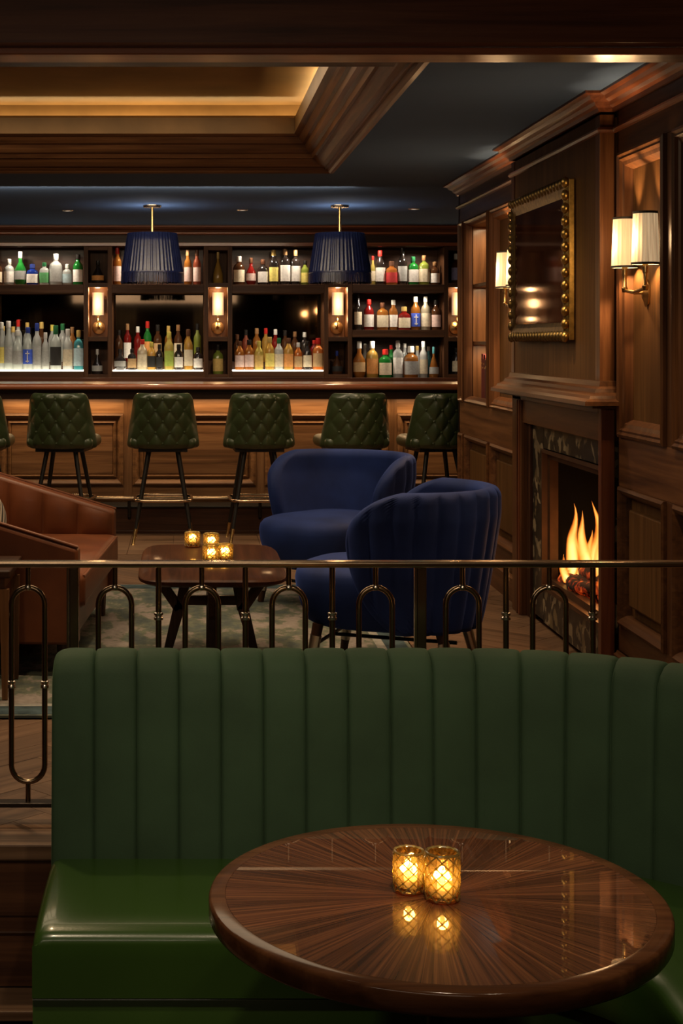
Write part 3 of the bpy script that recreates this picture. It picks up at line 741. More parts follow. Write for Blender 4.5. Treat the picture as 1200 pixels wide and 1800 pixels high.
# ---- back bar
BF = 13.30
def X(px, D=BF): return (px - VX) / F * D
def Z(py, D=BF): return EYE - (py - VY) / F * D
bbr = thing('back_bar', 'walnut back bar cabinet with bottle shelves, niches and smoky mirrors', 'shelf', (0, 13.5, 0))
def bk(name, mat, x0, x1, y0, y1, z0, z1, bev=.002):
    o = bx(name, mat, x0, x1, y0, y1, z0, z1, None, bev); o.parent = bbr; o.location = -bbr.location; return o
BB = 13.66
XL, XR = X(-420), X(1010)
bk('base_cabinet', M['dkX'], XL, XR, BF - .02, BB, 0, Z(668))
bk('ledge_moulding', M['redX'], XL, XR, BF - .05, BF + .02, Z(671), Z(664))
bk('frieze', M['dkX'], XL, XR, BF - .02, BB, Z(433), CEIL - .01)
MB_ = MB().sweep([(XL, BF - .02, CEIL), (XR, BF - .02, CEIL)], [(0, -.085), (.012, -.085), (.016, -.068), (.036, -.062), (.04, -.045), (.05, -.035), (.055, -.018), (.085, -.012), (.085, 0), (0, 0)], (0, 0, 1), flip=-1)
o = MB_.build('crown_moulding', M['redX'], None); o.parent = bbr; o.location = -bbr.location
bk('light_rail', M['lit_edge'], XL, XR, BF - .05, BF - .01, Z(433), Z(427))  # the bright line along this rail is put into its colour
bk('crown_glint', M['lit_edge'], XL, XR, BF - .112, BF - .08, CEIL - .022, CEIL - .008, .004)  # both beads added and coloured as the copper highlights on the crown
bk('crown_glint', M['lit_edge'], XL, XR, BF - .07, BF - .04, CEIL - .078, CEIL - .06, .004)
cols = [-39, 172, 383, 594, 805]
bays = []
for k in range(len(cols) - 1):
    bays.append((cols[k] + 25, cols[k + 1] - 25))
bays_all = [(-225, -64)] + bays + [(830, 990)]
for c in cols + [1010, -250]:
    a, b = X(c - 25), X(c + 25); n0, n1 = X(c - 17), X(c + 17)
    bk('column_stile', M['barZ'] if False else M['cabZ'], a, n0, BF, BB, Z(664), Z(433)); bk('column_stile', M['cabZ'], n1, b, BF, BB, Z(664), Z(433))
    bk('niche_back', M['cabZ'], n0, n1, BB - .08, BB - .06, Z(664), Z(433))
    for (t, q) in ((664, 658), (600, 592), (505, 497), (440, 433)):
        bk('niche_shelf', M['cabX'], n0, n1, BF + .003, BB - .06, Z(t), Z(q))
SH_TOP = 1.4 + (600 - 501) / F * 13.42
SH_LOW = 1.4 - 50 / F * 13.42
for k, (a, b) in enumerate(bays_all):
    xa, xb = X(a), X(b)
    bk('shelf', M['cabX'], xa, xb, BF - .004, BB, SH_TOP - .075, SH_TOP)
    bk('back_panel', M['dkX'], xa, xb, BB - .02, BB - .005, SH_TOP, Z(433))
    if k in (4, 5):   # right-hand bays: three shelves, no mirror
        z2 = EYE - (580 - 600) / F * 13.42; z3 = EYE - (663.5 - 600) / F * 13.42
        bk('shelf', M['cabX'], xa, xb, BF - .004, BB, z2 - .065, z2)
        bk('shelf', M['cabX'], xa, xb, BF - .004, BB, z3 - .03, z3)
        bk('back_panel', M['dkX'], xa, xb, BB - .02, BB - .005, z3, SH_TOP - .075)
    else:
        bk('shelf', M['cabX'], xa, xb, BF - .004, BB, SH_LOW - .075, SH_LOW - .012)
        bk('lit_shelf_glass', M['led_white'], xa + .005, xb - .005, BF + .004, BB - .12, SH_LOW - .012, SH_LOW, .001)
        bk('riser_shelf', M['dkX'], xa, xb, BB - .14, BB - .02, SH_LOW, SH_LOW + .07)
        bk('mirror_panel', M['smoky'], xa, xb, BB - .02, BB - .005, SH_LOW, SH_TOP - .075)
    for q in (.27, .73):
        xq = xa + (xb - xa) * q
        light('shelf_light', 'SPOT', (xq, BF + .03, Z(434)), 8.0 * K_SHELF, NEUT, bbr, (xq, BF + .14, 1.5), .012, 150, .4)
        light('shelf_light', 'SPOT', (xq, BF + .02, SH_TOP - .08), 5.5 * K_SHELF, NEUT, bbr, (xq, BF + .12, 1.0), .012, 150, .4)
        if k in (4, 5): light('shelf_light', 'SPOT', (xq, BF + .03, z2 - .07), 3.5 * K_SHELF, NEUT, bbr, (xq, BF + .12, .8), .012, 150, .4)

# sconces in the back bar niches
def niche_sconce(c, label):
    t = thing('niche_sconce', label, 'wall lamp', (X(c, 13.45), 13.58, Z(576, 13.5)), 0, 'sconces in the back bar niches')
    z0, z1 = Z(554, 13.45) - t.location.z, Z(514, 13.45) - t.location.z
    mb = MB().lathe([(.05, z0), (.05, z1)], 48, (0, -.10, 0), lambda a, z: 1 + .03 * math.cos(24 * a), caps=False); mb.build('lamp_shade', M['shade_sm'], t, smooth='all')
    q = MB().lathe([(.052, z0 - .006), (.052, z0)], 24, (0, -.10, 0)); q.build('shade_trim', M['blacktrim'], t)
    pl = MB().lathe([(.058, 0), (.058, .008), (.04, .014), (.0, .016)], 24); pl.v = [(x, -z, y) for x, y, z in pl.v]; pl.build('backplate', M['brass'], t, smooth=True)
    kn = MB().lathe([(.012, 0), (.014, .02), (.006, .03)], 10); kn.v = [(x, -z - .014, y) for x, y, z in kn.v]; kn.build('knob', M['brass'], t, smooth=True)
    MB().tube([(0, -.014, 0), (0, -.08, 0), (0, -.10, .02), (0, -.10, z0)], .006, 8).build('arm', M['brass'], t, smooth=True)
    light('bulb_light', 'POINT', (t.location.x, t.location.y - .10, t.location.z + z1 + .03), 1.0 * K_NICHE, AMB, t, size=.02)
    light('bulb_light', 'POINT', (t.location.x, t.location.y - .12, t.location.z + z0 - .035), .6 * K_NICHE, AMB, t, size=.02)
    light('glow_light', 'POINT', (t.location.x, t.location.y - .23, t.location.z + (z0 + z1) / 2), 1.0 * K_NICHE, AMB, t, size=.04)
for c, lb in ((172, 'small cream shaded brass sconce in the niche left of the left pendant'), (383, 'small cream shaded brass sconce in the niche between the two pendants'),
              (594, 'small cream shaded brass sconce in the niche directly below the right pendant'), (805, 'small cream shaded brass sconce in the niche half hidden by the right wall')):
    niche_sconce(c, lb)

# ---- bottles
CM = {}
BC = {'clear': (.80, .82, .78), 'frosted': (.72, .76, .72), 'green': (.03, .35, .05), 'blue': (.02, .06, .45), 'amber': (.55, .20, .035), 'dark': (.018, .013, .011), 'teal': (.10, .42, .46),
      'gold': (.80, .48, .10), 'orange': (.75, .24, .05), 'red': (.42, .02, .015), 'brown': (.16, .06, .022), 'yellow': (.78, .62, .16), 'lime': (.42, .50, .08), 'cream': (.78, .68, .48), 'rose': (.5, .12, .06)}
LC = {'white': (.80, .76, .70), 'cream': (.72, .62, .44), 'yellow': (.72, .60, .15), 'red': (.5, .03, .03), 'blue': (.05, .11, .62), 'pink': (.72, .52, .46), 'tan': (.5, .32, .15), 'dark': (.02, .018, .016),
      'green': (.08, .30, .10), 'orange': (.7, .3, .08), 'violet': (.3, .27, .45), 'pale': (.45, .6, .65), 'grey': (.4, .4, .38), 'gold': (.6, .4, .12), 'lime': (.35, .45, .07)}
CC = {'black': (.015, .013, .012), 'red': (.45, .02, .015), 'cork': (.30, .16, .07), 'gold': (.5, .34, .1), 'white': (.7, .68, .62), 'silver': (.6, .58, .54), 'green': (.02, .14, .05), 'blue': (.02, .04, .22), 'brown': (.10, .04, .02), 'teal': (.1, .35, .38), 'yellow': (.6, .5, .1), 'wood': (.24, .12, .05)}
def bmat(kind, c):
    key = kind + c
    if key not in CM:
        if kind == 'b': CM[key] = glassy('glass_' + c, BC[c] + (1,), .42, .26) if c not in ('dark',) else plain('glass_dark', BC[c] + (1,), .12, coat=.6)
        elif kind == 'l': CM[key] = plain('paper_' + c, LC[c] + (1,), .7, var=.12, vscale=60)
        else: CM[key] = plain('cap_' + c, CC[c] + (1,), .35, var=.15)
    return CM[key]
ORD = ['first', 'second', 'third', 'fourth', 'fifth', 'sixth', 'seventh', 'eighth', 'ninth', 'tenth', 'eleventh', 'twelfth', 'thirteenth', 'fourteenth']
def bottle(px, wpx, ty, by, kind, bc, lc, cc, D, zb, place, order, n, group):
    r = max(.018, 1.05 * wpx / 2 / F * D); x = X(px, D); h = (by - ty) / F * D
    desc = {'s': 'bottle', 'q': 'square bottle', 'r': 'round flask', 't': 'slim bottle', 'd': 'decanter', 'w': 'squat bottle'}[kind]
    where = '%s from left of %s' % (order, place) if n > 1 else 'alone in %s' % place
    lb = '%s %s%s, %s top, %s' % (bc, desc, (', %s label' % lc) if lc else '', cc, where)
    t = thing('bottle', lb, 'bottle', (x, D, zb), 0, group)
    if kind == 'd':   prof = [(r * .9, 0), (r, .015), (r * .92, .3 * h), (r * .55, .52 * h), (r * .25, .68 * h), (r * .22, .84 * h)]; seg = 12; lz = (.12, .34)
    elif kind == 'r': prof = [(r * .7, 0), (r * .97, .10 * h), (r, .3 * h), (r * .92, .48 * h), (r * .5, .62 * h), (r * .34, .68 * h), (r * .32, .86 * h)]; seg = 14; lz = (.16, .42)
    elif kind == 'w': prof = [(r * .96, 0), (r, .02), (r, .60 * h), (r * .85, .68 * h), (r * .42, .75 * h), (r * .38, .86 * h)]; seg = 14; lz = (.1, .52)
    elif kind == 't': prof = [(r * .95, 0), (r, .012), (r * .98, .56 * h), (r * .8, .64 * h), (r * .46, .74 * h), (r * .40, .92 * h)]; seg = 12; lz = (.14, .48)
    elif kind == 'q': prof = [(r * .97, 0), (r, .01), (r, .65 * h), (r * .8, .72 * h), (r * .38, .77 * h), (r * .36, .88 * h)]; seg = 8; lz = (.1, .54)
    else:             prof = [(r * .95, 0), (r, .012), (r, .60 * h), (r * .84, .68 * h), (r * .44, .76 * h), (r * .40, .89 * h)]; seg = 14; lz = (.10, .50)
    if kind == 'q':
        rf = lambda a, z: min(1.12, 1 / max(abs(math.cos(a)), abs(math.sin(a)))) * .93; off = PI / 8
    else: rf = None
    MB().lathe(prof, 16 if kind == 'q' else seg, rf=rf).build('glass_body', bmat('b', bc), t, smooth=True)
    zn = prof[-1][1]; rn = prof[-1][0]
    MB().lathe([(rn * 1.15, zn - .06 * h), (rn * 1.2, zn - .055 * h), (rn * 1.15, h - .003), (rn * .8, h)], 10).build('cap', bmat('c', cc), t, smooth=True)
    if lc:
        m = MB(); z0, z1 = lz[0] * h, lz[1] * h; k = 10; v = []
        for j in range(k + 1):
            a = -PI / 2 - 1.15 + 2.3 * j / k
            rr = r * 1.02 * (rf(a, 0) if rf else 1) + .0012
            if kind in 'rd': rr *= .97
            for zz in (z0, z1): v.append((rr * math.cos(a), rr * math.sin(a), zz))
        m.add(v, [(2 * j, 2 * j + 2, 2 * j + 3, 2 * j + 1) for j in range(k)])
        lo = m.build('paper_label', bmat('l', lc), t, smooth='all')
        if lc == 'blue' :
            MB().box(-.004, .004, -r * 1.06 - .002, -r * 1.03, z0 + .012, z1 - .012).box(-.018, .018, -r * 1.06 - .002, -r * 1.03, z1 - .04, z1 - .032).box(-.014, .014, -r * 1.06 - .002, -r * 1.03, z0 + .02, z0 + .028).build('emblem', bmat('l', 'white'), lo)
    return t
def row(place, group, D, by, zb, data):
    n = len(data)
    for k, (px, wp, ty, kind, bc, lc, cc) in enumerate(sorted(data)):
        bottle(px, wp, ty, by, kind, bc, lc, cc, D, zb, place, ORD[k], n, group)
D1 = 13.43
row('leftmost bay top shelf', 'bottles on the leftmost top shelf', D1, 501, SH_TOP, [(-4, 16, 455, 's', 'brown', 'cream', 'black'), (16, 17, 455, 'w', 'clear', 'white', 'silver'), (36, 21, 442, 'r', 'green', 'grey', 'silver'), (57, 20, 464, 'w', 'blue', 'white', 'blue'),
    (78, 17, 461, 'q', 'clear', 'green', 'green'), (98, 22, 446, 'w', 'clear', 'grey', 'silver'), (118, 16, 464, 'w', 'clear', 'pale', 'silver'), (137, 17, 447, 's', 'green', 'white', 'black')])
row('second bay top shelf', 'bottles on the second bay top shelf', D1, 500, SH_TOP, [(206, 14, 434, 's', 'amber', 'pink', 'red'), (330, 13, 438, 's', 'amber', 'pink', 'cork'), (346, 13, 438, 's', 'rose', 'pink', 'brown')])
row('third bay top shelf', 'bottles on the third bay top shelf', D1, 498, SH_TOP, [(420, 19, 447, 'w', 'brown', 'cream', 'silver'), (441, 17, 450, 'r', 'red', 'pink', 'brown'), (462, 18, 453, 'w', 'dark', 'white', 'brown'), (481, 16, 436, 's', 'dark', 'yellow', 'gold'),
    (501, 17, 434, 'q', 'dark', 'white', 'cork'), (519, 17, 436, 'q', 'dark', 'white', 'cork'), (536, 14, 455, 's', 'lime', 'yellow', 'black')])
row('rightmost bay top shelf', 'bottles on the rightmost top shelf', D1, 497, SH_TOP, [(655, 9, 446, 't', 'yellow', 'cream', 'red'), (668, 17, 436, 's', 'dark', 'white', 'red'), (688, 20, 455, 'w', 'orange', 'red', 'brown'), (707, 16, 431, 's', 'dark', 'grey', 'black'),
    (726, 18, 447, 'q', 'green', 'white', 'green'), (745, 18, 445, 'q', 'lime', 'cream', 'wood'), (764, 16, 456, 's', 'brown', 'white', 'cork')])
SH2, SH3 = z2, z3
row('rightmost bay middle shelf', 'bottles on the rightmost middle shelf', D1, 580, SH2, [(629, 13, 514, 't', 'dark', 'cream', 'black'), (648, 17, 526, 's', 'red', 'white', 'red'), (672, 20, 532, 'q', 'amber', 'cream', 'brown'), (691, 15, 527, 's', 'amber', 'white', 'white'),
    (710, 21, 539, 'w', 'red', 'cream', 'gold'), (730, 16, 521, 's', 'amber', 'blue', 'white'), (748, 16, 521, 's', 'cream', 'cream', 'white'), (766, 16, 527, 's', 'brown', 'pink', 'black')])
row('rightmost bay bottom shelf', 'bottles on the rightmost bottom shelf', D1 - .03, 664, SH3, [(631, 22, 600, 'r', 'amber', 'tan', 'silver'), (654, 20, 600, 'w', 'gold', 'orange', 'white'), (677, 22, 614, 'w', 'green', 'cream', 'red'), (699, 17, 599, 'q', 'clear', 'white', 'silver'),
    (722, 25, 609, 'w', 'amber', 'grey', 'white'), (744, 14, 600, 's', 'clear', 'cream', 'silver'), (762, 17, 610, 'd', 'amber', 'grey', 'teal')])
row('rightmost bay bottom shelf back', 'bottles at the back of the rightmost bottom shelf', D1 + .09, 660, SH3, [(641, 12, 601, 't', 'clear', None, 'silver'), (687, 12, 603, 't', 'green', None, 'red'), (711, 12, 600, 't', 'clear', None, 'white'), (733, 12, 605, 't', 'clear', None, 'gold'), (753, 11, 606, 't', 'teal', None, 'silver')])
DF, DB = 13.39, 13.58
row('leftmost bay lower front row', 'front row of the leftmost lower shelf', DF, 650, SH_LOW, [(-12, 18, 564, 't', 'frosted', 'lime', 'silver'), (3, 14, 566, 't', 'frosted', 'yellow', 'white'), (15, 17, 564, 't', 'frosted', 'grey', 'silver'), (31, 18, 580, 't', 'frosted', 'grey', 'white'), (49, 17, 575, 't', 'frosted', 'blue', 'blue'),
    (65, 15, 568, 's', 'clear', 'grey', 'blue'), (80, 13, 584, 's', 'clear', 'grey', 'silver'), (98, 19, 572, 'w', 'frosted', 'dark', 'green'), (119, 17, 578, 's', 'clear', 'cream', 'silver'), (138, 17, 580, 'q', 'teal', 'pale', 'gold')])
row('leftmost bay lower back row', 'back row of the leftmost lower shelf', DB, 635, SH_LOW + .07, [(5, 15, 572, 't', 'clear', None, 'gold'), (23, 15, 573, 's', 'clear', None, 'gold'), (32, 14, 561, 's', 'clear', None, 'red'), (48, 14, 566, 's', 'clear', None, 'gold'), (73, 15, 565, 's', 'brown', None, 'gold'), (92, 14, 570, 's', 'clear', None, 'yellow'), (110, 15, 568, 's', 'clear', None, 'green'), (127, 14, 574, 's', 'amber', None, 'wood')])
row('second bay lower front row', 'front row of the second lower shelf', DF, 649, SH_LOW, [(211, 21, 612, 'r', 'dark', 'grey', 'black'), (232, 15, 612, 'q', 'dark', 'tan', 'black'), (250, 17, 595, 's', 'cream', 'cream', 'red'), (266, 14, 600, 's', 'gold', 'dark', 'yellow'), (280, 13, 604, 's', 'dark', 'dark', 'black'),
    (297, 16, 582, 's', 'yellow', 'lime', 'yellow'), (314, 15, 604, 's', 'dark', 'white', 'black'), (331, 15, 578, 's', 'gold', 'cream', 'brown'), (348, 16, 609, 's', 'dark', 'white', 'black')])
row('second bay lower back row', 'back row of the second lower shelf', DB, 633, SH_LOW + .07, [(209, 14, 577, 's', 'brown', None, 'black'), (224, 13, 566, 's', 'red', 'white', 'cork'), (242, 13, 571, 's', 'red', None, 'white'), (259, 14, 562, 's', 'green', 'orange', 'red'), (277, 14, 568, 's', 'brown', 'tan', 'black'), (296, 13, 570, 's', 'amber', None, 'gold'), (313, 14, 568, 's', 'brown', 'cream', 'wood'), (330, 13, 576, 's', 'amber', None, 'brown'), (347, 13, 566, 's', 'lime', None, 'black')])
row('third bay lower front row', 'front row of the third lower shelf', DF, 648, SH_LOW, [(421, 16, 597, 's', 'amber', 'pink', 'brown'), (438, 16, 595, 's', 'amber', 'pink', 'black'), (455, 15, 597, 's', 'yellow', 'gold', 'yellow'), (474, 16, 590, 's', 'gold', 'yellow', 'gold'), (490, 15, 592, 's', 'clear', 'cream', 'green'),
    (507, 16, 592, 's', 'gold', 'orange', 'brown'), (524, 14, 600, 's', 'orange', 'tan', 'silver'), (540, 15, 597, 's', 'dark', 'cream', 'black'), (559, 19, 592, 'w', 'orange', 'tan', 'red')])
row('third bay lower back row', 'back row of the third lower shelf', DB, 632, SH_LOW + .07, [(417, 13, 584, 's', 'brown', None, 'brown'), (432, 13, 576, 's', 'rose', None, 'black'), (451, 14, 573, 's', 'amber', None, 'cork'), (467, 13, 573, 's', 'gold', None, 'red'), (484, 13, 575, 's', 'red', None, 'white'), (501, 13, 577, 's', 'brown', None, 'black'), (518, 13, 579, 's', 'brown', None, 'wood'), (535, 13, 580, 's', 'dark', None, 'white'), (552, 14, 594, 's', 'red', None, 'red')])
row('upper niche left of left pendant', 'bottles in the back bar niches', 13.42, 497, Z(497) , [(172, 22, 457, 'd', 'dark', 'orange', 'black')])
row('lower niche left of left pendant', 'bottles in the back bar niches', 13.42, 658, Z(658), [(171, 19, 614, 'd', 'dark', 'grey', 'silver')])
row('upper niche between the pendants', 'bottles in the back bar niches', 13.42, 497, Z(497), [(383, 18, 442, 'd', 'gold', None, 'gold')])
row('lower niche between the pendants', 'bottles in the back bar niches', 13.42, 658, Z(658), [(383, 18, 606, 'w', 'lime', 'gold', 'black')])
row('lower niche below right pendant', 'bottles in the back bar niches', 13.42, 658, Z(658), [(592, 19, 617, 'd', 'brown', 'dark', 'blue')])
row('upper niche beside the right wall', 'bottles in the back bar niches', 13.42, 497, Z(497), [(802, 19, 445, 'w', 'brown', 'violet', 'silver')])
row('lower niche beside the right wall', 'bottles in the back bar niches', 13.42, 658, Z(658), [(802, 16, 612, 's', 'dark', 'cream', 'black')])

# ---- front bar counter
bar = thing('bar_counter', 'long panelled walnut bar with glossy reddish top edge', 'bar', (0, 11.4, 0))
def br_(name, mat, x0, x1, y0, y1, z0, z1, bev=.003):
    o = bx(name, mat, x0, x1, y0, y1, z0, z1, None, bev); o.parent = bar; o.location = -bar.location; return o
def bm_(mb, name, mat, **k):
    o = mb.build(name, mat, None, **k); o.parent = bar; o.location = -bar.location; return o
PF = 11.24; BX0, BX1 = -3.6, 3.0
zz = lambda py, D=PF: EYE - (py - VY) / F * D
br_('countertop', M['redX'], BX0, BX1, 10.99, 11.62, 1.055, 1.09, .006)
bm_(MB().tube([(BX0, 10.985, 1.068), (BX1, 10.985, 1.068)], .022, 14), 'nosing', M['lit_edge'], smooth=True)  # highlight along the nosing painted in by the lighter red
br_('under_trim', M['dkX'], BX0, BX1, 11.05, 11.6, zz(700) , 1.055)
br_('carcass', M['barX'], BX0, BX1, PF + .03, 11.58, .20, zz(700))
cs = [-248.5, -16, 216.5 + 8, 457 , 690.5, 923]
cs = [-240, -7.5, 225, 457.5, 690, 922.5]
XP = lambda px: (px - VX) / F * PF
for k, c in enumerate(cs):
    br_('stile', M['barZ'], XP(c - 8), XP(c + 8), PF, PF + .05, .2, zz(700))
br_('rail', M['barX'], BX0, BX1, PF + .001, PF + .05, zz(727), zz(700)); br_('rail', M['barX'], BX0, BX1, PF + .001, PF + .05, .2, zz(853))
for k in range(len(cs) - 1):
    a, b = XP(cs[k] + 8), XP(cs[k + 1] - 8); z0, z1 = zz(853), zz(727)
    bm_(MB().sweep([(a, PF, z0), (a, PF, z1), (b, PF, z1), (b, PF, z0)], [(0, 0), (.0, .012), (.015, .018), (.025, .01), (.05, -.02), (.058, -.006), (.07, -.002), (.08, -.018)], (0, -1, 0), True, flip=-1), 'panel_moulding', M['barX'])
    bx0, bx1 = a + .08, b - .08
    br_('panel', M['barX'], bx0, bx1, PF + .012, PF + .04, z0 + .08, z1 - .08, .006)
br_('footrest', M['dkX'], BX0, BX1, 11.0, PF + .2, 0, .185, .004)
br_('footrest_edge', M['black'], BX0, BX1, 10.985, PF, .185, .20, .005)
br_('base_board', M['dkX'], BX0, BX1, 10.982, 11.0, 0, .022)
bm_(MB().tube([(BX0, 10.97, .255), (BX1, 10.97, .255)], .02, 12), 'foot_rail', M['bronze'], smooth=True)
for px in (-3, 227, 457, 690, 780):
    x = (px - VX) / F * 10.97
    bm_(MB().tube([(x, 10.97, .255), (x, 10.985, .12), (x, 11.0, .11)], .012, 8), 'rail_bracket', M['black'], smooth=True)
for px in (-150, 110, 340, 575, 800):
    light('under_bar_light', 'AREA', (XP(px), 11.15, zz(700) - .005), 3.0 * K_LED, (1, .68, .36), bar, (XP(px), 11.24, -.5), (.9, .03))

# ---- pendants
def pendant(px, label):
    D = 11.3; x = (px - VX) / F * D
    t = thing('pendant_lamp', label, 'pendant lamp', (x, D, CEIL))
    MB().lathe([(.065, -.018), (.07, -.006), (.07, 0)], 24).build('canopy', M['steel'], t, smooth=True)
    zt_ = EYE + 189 / F * D - CEIL; zb_ = EYE + 120 / F * D - CEIL; zf = EYE + 103 / F * D - CEIL
    MB().tube([(0, 0, -.01), (0, 0, zt_ + .01)], .011, 10).build('rod', M['brass'], t, smooth=True)
    rt, rb = 43 / F * D, 54 / F * D
    pr = [(rt * .97, zt_ + .004), (rt, zt_)] + [(rt + (rb - rt) * q, zt_ + (zb_ - zt_) * q) for q in (.2, .4, .6, .8, 1)]
    MB().lathe(pr, 192, (0, 0, 0), lambda a, z: 1 + .018 * math.cos(48 * a) + .008 * math.sin(31 * a), caps=False).build('lamp_shade', M['fringe'], t, smooth='all')
    MB().lathe([(rt * .95, zt_ - .002), (rt * .2, zt_ + .002)], 32, caps=False).build('shade_top', M['black'], t)
    MB().lathe([(rb * 1.012, zb_ - .004), (rb * 1.02, zb_ + .003), (rb * 1.012, zb_ + .01)], 64, caps=False).build('braid', M['fringe'], t, smooth=True)
    fr = MB()
    for k in range(170):
        a = 2 * PI * k / 170 + R.uniform(-.01, .01); rr = rb * 1.01; l = R.uniform(-.006, .004)
        p = lambda da, q, z: (rr * q * math.cos(a + da), rr * q * math.sin(a + da), z)
        fr.add([p(-.013, 1, zb_), p(.013, 1, zb_), p(.011, 1.02, zf + l), p(-.011, 1.02, zf + l), p(0, .97, zb_), p(0, .985, zf + l)], [(0, 1, 2, 3), (0, 3, 5, 4), (1, 4, 5, 2), (2, 5, 3)])
    f_ = fr.build('fringe', M['fringe'], t); f_['kind'] = 'stuff'
    MB().lathe([(.02, -.03), (.035, 0), (.02, .035)], 12, (0, 0, (zt_ + zb_) / 2)).build('bulb', M['lamp_disc'], t, smooth=True)
    light('bulb_light', 'SPOT', (x, D, CEIL + zb_), 22, WARM, t, (x, D, 0), .04, 110)
    light('bulb_light', 'SPOT', (x, D, CEIL + zt_ + .012), 5.0, (1, .95, .9), t, (x, D, 5), .03, 165, .3)
pendant(267.5, 'navy fringed drum pendant over the bar, on the left'); pendant(597, 'navy fringed drum pendant over the bar, on the right')

# ---- recessed downlights (real fittings with own spots; the loose spots further down have no fitting)
def downlight(x, y, z, power, label, color=NEUT, spot=75, aim=None, cat='ceiling light'):
    t = thing('downlight', label, cat, (x, y, z), 0, 'recessed ceiling downlights')
    MB().lathe([(.026, -.001), (.03, -.006), (.042, -.004), (.045, 0)], 24, caps=False).build('ring', M['steel'], t, smooth=True)
    MB().lathe([(.027, -.003), (.027, -.001)], 20).build('lens', M['lamp_disc'], t)
    light('spot_light', 'SPOT', (x, y, z - .01), power, color, t, aim or (x, y, 0), .03, spot, .8)
for px, py, nm in ((119, 370, 'left of the left pendant'), (426, 369, 'between the two pendants'), (727, 367, 'right of the right pendant')):
    D = (CEIL - EYE) * F / (600 - py); downlight((px - VX) / F * D, D, CEIL, 18 * K_DOWN, 'small round recessed ceiling downlight %s' % nm, aim=((px - VX) / F * D, 13.3, .2), spot=92)
for k, (x, y, p) in enumerate([(1.2, 4.9, 22), (1.15, 6.6, 20), (1.2, 8.3, 20), (1.2, 9.6, 16), (-.9, 9.6, 12), (.3, 9.7, 12), (-1.9, 9.6, 8), (-.75, 4.75, 34)]):
    L = light('ceiling_spot', 'SPOT', (x, y, CEIL - .01), p * K_DOWN, WARM, None, (x + (.12 if x > 1 else 0), y, 0), .04, 85, .8)  # no fittings; spots added to wash the wall and brighten the floor
for k, (x, y, p, ax, ay) in enumerate([(.1, 5.9, 40, .1, 6.2), (.75, 7.6, 40, .75, 7.4), (-.75, 7.2, 30, -.7, 7.1)]):
    light('coffer_fill_spot', 'SPOT', (x - .1, y, CEIL + .30), p * K_DOWN, WARM, None, (ax, ay, 0), .05, 60, .8)  # spots added over the lounge, without fittings in the coffer
for (x, y, p, ax, ay) in [(-.6, 2.6, 34, -.25, 3.7), (.45, 2.3, 44, .55, 3.6), (1.0, 2.2, 18, .9, 3.6)]:
    light('foreground_spot', 'SPOT', (x, y, 2.34), p * K_FORE, (1, .78, .52), None, (ax, ay, 0), .06, 60, .9)

# ---- double arm wall sconces on the right wall
def wall_sconce(D, xs, dz, label):
    t = thing('wall_sconce', label, 'wall lamp', (1.79, D, 1.59), 0, 'double wall sconces')
    pl = MB().lathe([(.0, -.001), (.042, 0), (.045, .008), (.03, .014), (.018, .022)], 20); pl.v = [(-z, x * .8, y * 1.25) for x, y, z in pl.v]; pl.build('backplate', M['brass'], t, smooth=True)
    bxx = -.055
    MB().tube([(-.015, 0, 0), (bxx, 0, .0)], .008, 8).build('stem', M['brass'], t, smooth=True)
    MB().tube([(bxx, -.15, .012), (bxx, -.08, .006), (bxx, 0, 0), (bxx, .06, .006), (bxx, .12, .012)], .007, 8).build('arm', M['brass'], t, smooth=True)
    for yy in (-.15, .12):
        MB().lathe([(.010, -.004), (.013, .012), (.008, .02), (.0075, .06), (.011, .064), (.011, .10)], 12, (bxx, yy, .008)).build('candle_tube', M['brass'], t, smooth=True)
        z0, z1 = .102, .302
        sh = MB().lathe([(.051, z0), (.044, z1)], 72, (bxx - .0, yy, 0), lambda a, z: 1 + .02 * math.cos(18 * a), caps=False).build('lamp_shade', M['shade'], t, smooth='all')
        MB().lathe([(.0532, z0 - .001), (.0532, z0 + .008)], 24, (bxx, yy, 0), caps=False).build('shade_trim', M['blacktrim'], sh)
        MB().lathe([(.0462, z1 - .008), (.0462, z1 + .001)], 24, (bxx, yy, 0), caps=False).build('shade_trim', M['blacktrim'], sh)
        light('bulb_light', 'SPOT', (1.79 + bxx, D + yy, 1.59 + z1 - .03), 4.0 * K_SCONCE, AMB, t, (1.79 + bxx + .03, D + yy, 2.2), .012, 58, .7)
        light('bulb_light', 'SPOT', (1.79 + bxx, D + yy, 1.59 + z0 + .03), 4.0 * K_SCONCE, AMB, t, (1.79 + bxx + .004, D + yy, 0), .012, 120, .5)
        light('glow_light', 'POINT', (1.79 + bxx - .075, D + yy, 1.59 + .2), .9 * K_SCONCE, AMB, t, size=.04)
wall_sconce(5.87, 0, 0, 'double armed brass sconce with pleated cream shades, right of the mirror')
wall_sconce(8.13, 0, 0, 'double armed brass sconce with pleated cream shades, left of the mirror')

